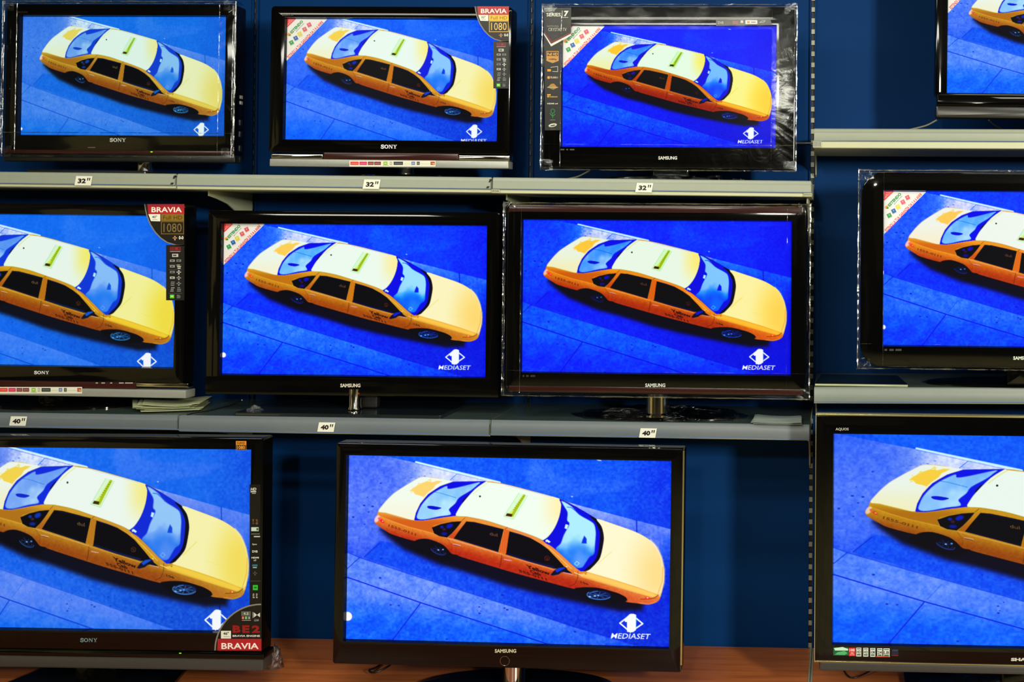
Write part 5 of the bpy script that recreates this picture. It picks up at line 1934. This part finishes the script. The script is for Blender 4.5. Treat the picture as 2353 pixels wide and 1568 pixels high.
d.text('i.Link', *q9(1574, 1170), *q9(1602, 1184), (180, 180, 176), 2, .0, .2)
t.decal('corner_sticker', d, lift=.0010, label='red and black quarter-round sticker')
mb = MB(); x0, z0, x1, z1 = t.rect(418, 1494.5, 430, 1497.5)
mb.box(x0 + .004, x1 - .006, t.y - .0235, t.y - .0215, z0 + .001, z1 - .001, .0008); mb.build('standby_light', M['led'], t.root)
t.neck(.14, .05, t.outer[1] + .0, M['gloss_black'], 'box', yoff=.02)
t.base(.58, .32, .022, M['gloss_black'], 'wedge', y=-.04, taper=.72)
tag(t.root, 'counter set at the left edge with a quarter-round sticker at its lower right corner', 'television', 'televisions on display')

# --- 10: bottom centre
t = TV('television', [(799.6, 1046.2), (1540.3, 1060.7), (1538.8, 1486.6), (798, 1469)], 3.63, 1172, Z_DESK, 3.70)
t.screen(FEAT, make_grade(0.0, 1.0, 1.0, pr=1.1), spot=(799, 1417, 10))
t.frame((773, 1023, 1570, 1532), M['gloss_black'], rad=.008)
t.shell(.09)
brand(t, 'SAMSUNG', 1140.5, 1488, 1189.5, 1496.5, (196, 190, 160))
# ring button
cx_, cz_ = t.p(1163.5, 1515)
mb = MB()
rr = 10.6 * t.s
L = []
for a in np.linspace(0, 2 * math.pi, 33)[:-1]:
    c0 = (cx_ + rr * math.cos(a), cz_ + rr * math.sin(a))
    L.append([(cx_ + (rr + .0011 * math.cos(b)) * math.cos(a), t.y - t.front - .0006 - .0011 * math.sin(b), cz_ + (rr + .0011 * math.cos(b)) * math.sin(a)) for b in np.linspace(0, 2 * math.pi, 7)[:-1]])
L.append(L[0])
mb.loft(L)
mb.build('ring_button', M['chrome'], t.root)
x0, z0, x1, z1 = t.rect(1568, 1034, 1571.5, 1525)
mb = MB(); mb.box(x0, x1, t.y - .0165, t.y - .0135, z0, z1); mb.build('edge_trim', M['gold_trim'], t.root)
t.neck(.075, .05, t.outer[1] + .02, M['chrome'], 'cyl', yoff=.02)
t.base(.66, .30, .026, M['gloss_black'], 'oval', y=.0)
tag(t.root, 'large gloss black set at the bottom centre with a round ring button under its picture', 'television', 'televisions on display')

# --- 11: bottom right
t = TV('television', [(1914.5, 998), (2784, 1008), (2784, 1495), (1917, 1476)], 3.60, 2349, Z_DESK, 3.74)
t.screen(dict(tail=(2005.4, 1182.3), cross=(1940.5, 1268.4), joint=(2111.9, 1383.7), dot=(2295, 1114)), make_grade(.06, 1.06, 1.0, (.97, .97, 1), pr=1.1, glass=.1, yel=.6, wg=.26, wm=.86))
t.frame((1874, 958, 2826, 1525), M['gloss_black'], rad=.004)
t.shell(.09)
ox0, oz0, ox1, oz1 = t.outer
mb = MB()
yy = t.y - t.front
for a in ((ox0, ox1, oz1 - .001, oz1 + .004), (ox0, ox1, oz0 - .003, oz0 + .001), (ox0 - .002, ox0 + .0008, oz0 - .003, oz1 + .004), (ox1 - .0008, ox1 + .002, oz0 - .003, oz1 + .004)):
    mb.box(a[0], a[1], yy - .002, yy + .03, a[2], a[3], .0008)
mb.build('metal_edge', M['gold_trim'], t.root, 30)
t.bar('speaker_bar', (1882, 1529, 2818, 1550), -.008, .04, M['dark_silver'], .006)
d = Decal()
d.text('AQUOS', 1920, 981.5, 1950, 988.5, (170, 170, 166), 0, .02)
t.decal('model_lettering', d)
brand(t, 'SHARP', 2321, 1508, 2377, 1515.5, (190, 190, 184), bold=.06)
d = Decal()
def q11(x, y): return (1540 + x / 2.497, 940 + y / 2.497)
d.rect(*q11(936, 1358), *q11(1023, 1404), (20, 90, 60))
d.poly([q11(940, 1362), q11(990, 1356), q11(1022, 1368), q11(1020, 1376), q11(946, 1376)], (190, 226, 206), 1)
d.poly([q11(944, 1400), q11(960, 1386), q11(1000, 1378), q11(1018, 1392), q11(1000, 1402)], (70, 170, 110), 1)
d.rect(*q11(1025, 1360), *q11(1063, 1408), (196, 40, 46))
d.text('100', *q11(1029, 1366), *q11(1058, 1382), (240, 210, 210), 1, .03)
d.icons(*q11(1028, 1386), *q11(1060, 1406), 1, 2, 2, [(240, 190, 190)], 1)
for k, (a, b, s) in enumerate(((1067, 1096, 'HD'), (1107, 1136, 'HD'), (1147, 1176, 'HDMI'), (1187, 1216, '24'), (1222, 1258, 'LB'))):
    d.rect(*q11(a, 1360 + k), *q11(b, 1410 + k), (206, 214, 206))
    d.text(s, *q11(a + 3, 1376 + k), *q11(b - 3, 1392 + k), (30, 40, 40), 1, .02)
    d.rect(*q11(a + 4, 1396 + k), *q11(b - 4, 1404 + k), (60, 100, 80), 1)
    d.rect(*q11(a + 4, 1364 + k), *q11(b - 4, 1369 + k), (60, 90, 90), 1)
d.rect(*q11(1180, 1408), *q11(1256, 1414), (190, 60, 60), 1)
d.rect(*q11(1268, 1366), *q11(1308, 1408), (16, 20, 44))
d.rect(*q11(1272, 1402), *q11(1306, 1407), (110, 20, 24), 1)
d.rect(*q11(1274, 1374), *q11(1304, 1379), (50, 60, 110), 1)
t.decal('feature_label', d, label='row of green, red and white square marks')
t.neck(.12, .06, t.outer[1] - .02, M['gloss_black'], 'box', yoff=.03)
t.base(.70, .34, .020, M['gloss_black'], 'plate', y=.0)
o = crumple('foot_film', -.02, -.02, .36, .20, .05, 14, t.root)
t.level(o)['label'] = 'crumpled clear film over the foot'
tag(t.root, 'set at the lower right with a thin pale metal edge round its black frame', 'television', 'televisions on display')

# ================================================================= LOOSE THINGS
def sheet_stack(name, label, cat, quad_px, zs, n, seed, mat, fan=.012, th=.0012, lift=.0):
    """loose papers lying on a surface; quad given as photo pixels on the surface height zs"""
    r = random.Random(seed)
    P = [on_plane(x, y, zs) for x, y in quad_px]
    c = sum(P, Vector()) / 4
    mb = MB()
    for k in range(n):
        ang = r.uniform(-fan, fan) * 6
        off = Vector((r.uniform(-fan, fan), r.uniform(-fan, fan), 0))
        z0 = zs + .0013 + k * th
        vs = []
        m = 7
        bow = r.uniform(.002, .008) * (k + 1) / n + lift
        for j in (0, 1):
            for i in range(m):
                t_ = i / (m - 1)
                a = P[0].lerp(P[1], t_) if j == 0 else P[3].lerp(P[2], t_)
                v = Matrix.Rotation(ang, 3, 'Z') @ (a - c) + c + off
                vs.append((v.x, v.y, z0 + bow * (2 * t_ - 1) ** 2))
        base = len(vs)
        vs += [(x, y, z + th * .6) for x, y, z in vs]
        fs = []
        for i in range(m - 1):
            fs.append((i, i + 1, m + i + 1, m + i))
            fs.append((base + i, base + m + i, base + m + i + 1, base + i + 1))
            fs.append((i, base + i, base + i + 1, i + 1))
            fs.append((m + i, m + i + 1, base + m + i + 1, base + m + i))
        fs.append((0, m, base + m, base))
        fs.append((m - 1, base + m - 1, base + 2 * m - 1, 2 * m - 1))
        mb.add(vs, fs)
    o = mb.build(name, mat, None, 0)
    tag(o, label, cat)
    return o


def on_plane(px, py, z):
    v = R3 @ Vector(((px - PX) / F, (PY - py) / F, -1.0))
    t_ = (z - H) / v.z
    return Vector((v.x * t_, v.y * t_, z))


ZML = Z_MIDL + .006      # left end of the tilted shelf is a little higher
zsl = surf('midl', 400) + .001
sheet_stack('leaflet_stack', 'fanned stack of pale leaflets on the lower shelf between two sets', 'leaflets', [(318, 948), (452, 944), (476, 927), (320, 930)], zsl, 9, 5, M['paper'], .016, .0022)
zsr = surf('midl', 1780) + .001
M['paper_print'] = plain('printed_leaflet_paper', rgb(150, 162, 156), 0.5, var=0.7, nscale=14, stretch=(1, 6, 1))
sheet_stack('leaflet_stack', 'few printed sheets at the right end of the lower shelf, by the dividing upright', 'leaflets', [(1728, 975.5), (1840, 977), (1838, 961), (1736, 958)], zsr, 4, 8, M['paper_print'], .006, .0012)
# magazine
M['mag'] = plain('dark_glossy_cover', rgb(14, 26, 24), 0.25, var=0.6, nscale=14)
zmr = surf('midr', 1950) + .001
P = [on_plane(x, y, zmr) for x, y in ((1873, 886.5), (2086, 889), (2062, 868), (1888, 865))]
mb = MB()
mb.loft([[(p.x, p.y, zmr + z) for p in P] for z in (.0002, .006)], True, True, mi=0)
mb.loft([[(p.x, p.y, zmr + z) for p in P] for z in (.0062, .0074)], True, True, mi=1)
o = mb.build('magazine', None, None, 0, mats=[M['paper'], M['mag']])
tag(o, 'closed magazine with a dark cover lying on the lower shelf at the right', 'magazine')


# scraps of film
p = on_plane(587, 950, surf('midl', 587))
o = crumple('plastic_scrap', 0, 0, .034, .02, .022, 5)
o.location = p + Vector((0, 0, .0005))
tag(o, 'small crumpled scrap of clear film at the front of the lower shelf', 'plastic scrap')
p = on_plane(632, 1515, Z_DESK)
p = Wp(632, 1480, 3.85)
o = crumple('plastic_scrap', 0, 0, .030, .03, .075, 6)
o.location = (p.x, 3.85, Z_DESK + .0005)
tag(o, 'upright crumpled scrap of clear film on the counter by the left large set', 'plastic scrap')


# cables
def cable(label, pts, r, mat, cat='cable', name='power_cable'):
    mb = MB()
    mb.tube(crv(pts, 6), r, 8)
    o = mb.build(name, mat, None, 60)
    tag(o, label, cat)
    return o


def W3(px, py, d):
    p = Wp(px, py, d)
    return (p.x, p.y, p.z)


M['cw'] = M['cable_white']
cable('white cable hanging from the left underside of the set on the highest shelf', [W3(2153, 276, 4.02), W3(2130, 288, 4.04), W3(2100, 296, 4.06), W3(2070, 302, 4.1)], .0032, M['cable_white'])
cable('white cable under the middle of the set on the highest shelf', [W3(2272, 276, 4.0), W3(2285, 287, 4.03), W3(2304, 297, 4.06), W3(2320, 303, 4.1)], .0026, M['cable_white'])
cable('white cable running under the wrapped set with the icon strip to the top shelf', [W3(1357, 391, 4.03), W3(1345, 398, 4.04), W3(1325, 407, 4.05), W3(1296, 413, 4.06)], .0032, M['cable_white'])
cable('short white cable stretched along the wall to the dividing upright', [W3(1822, 329, 4.115), W3(1840, 329, 4.12), W3(1868, 329, 4.122)], .0026, M['cable_white'])
pz = on_plane(868, 1556, Z_DESK)
cable('looped black cable on the counter under the large centre set', [(pz.x - .02, 4.0, Z_DESK + .006), (pz.x - .03, 3.86, Z_DESK + .006), (pz.x - .035, 3.80, Z_DESK + .016), (pz.x - .005, 3.77, Z_DESK + .02), (pz.x + .03, 3.80, Z_DESK + .03), (pz.x + .05, 3.86, Z_DESK + .05), (pz.x + .075, 3.96, Z_DESK + .05)], .0035, M['cable_black'])
pz = on_plane(1945, 1560, Z_DESK)
cable('thin black cable on the counter under the set at the lower right', [(pz.x - .03, 4.0, Z_DESK + .05), (pz.x - .01, 3.9, Z_DESK + .01), (pz.x + .03, 3.85, Z_DESK + .005), (pz.x + .12, 3.95, Z_DESK + .02), (pz.x + .16, 4.05, Z_DESK + .06)], .003, M['cable_black'])
cable('thin black cable lying on the lower shelf right of the fanned leaflets', [tuple(on_plane(x, y, surf('midl', x) + .003 + e)) for x, y, e in ((430, 953, 0), (480, 944, 0), (525, 933, 0), (548, 925, .004), (556, 920, .02))], .0022, M['cable_black'])
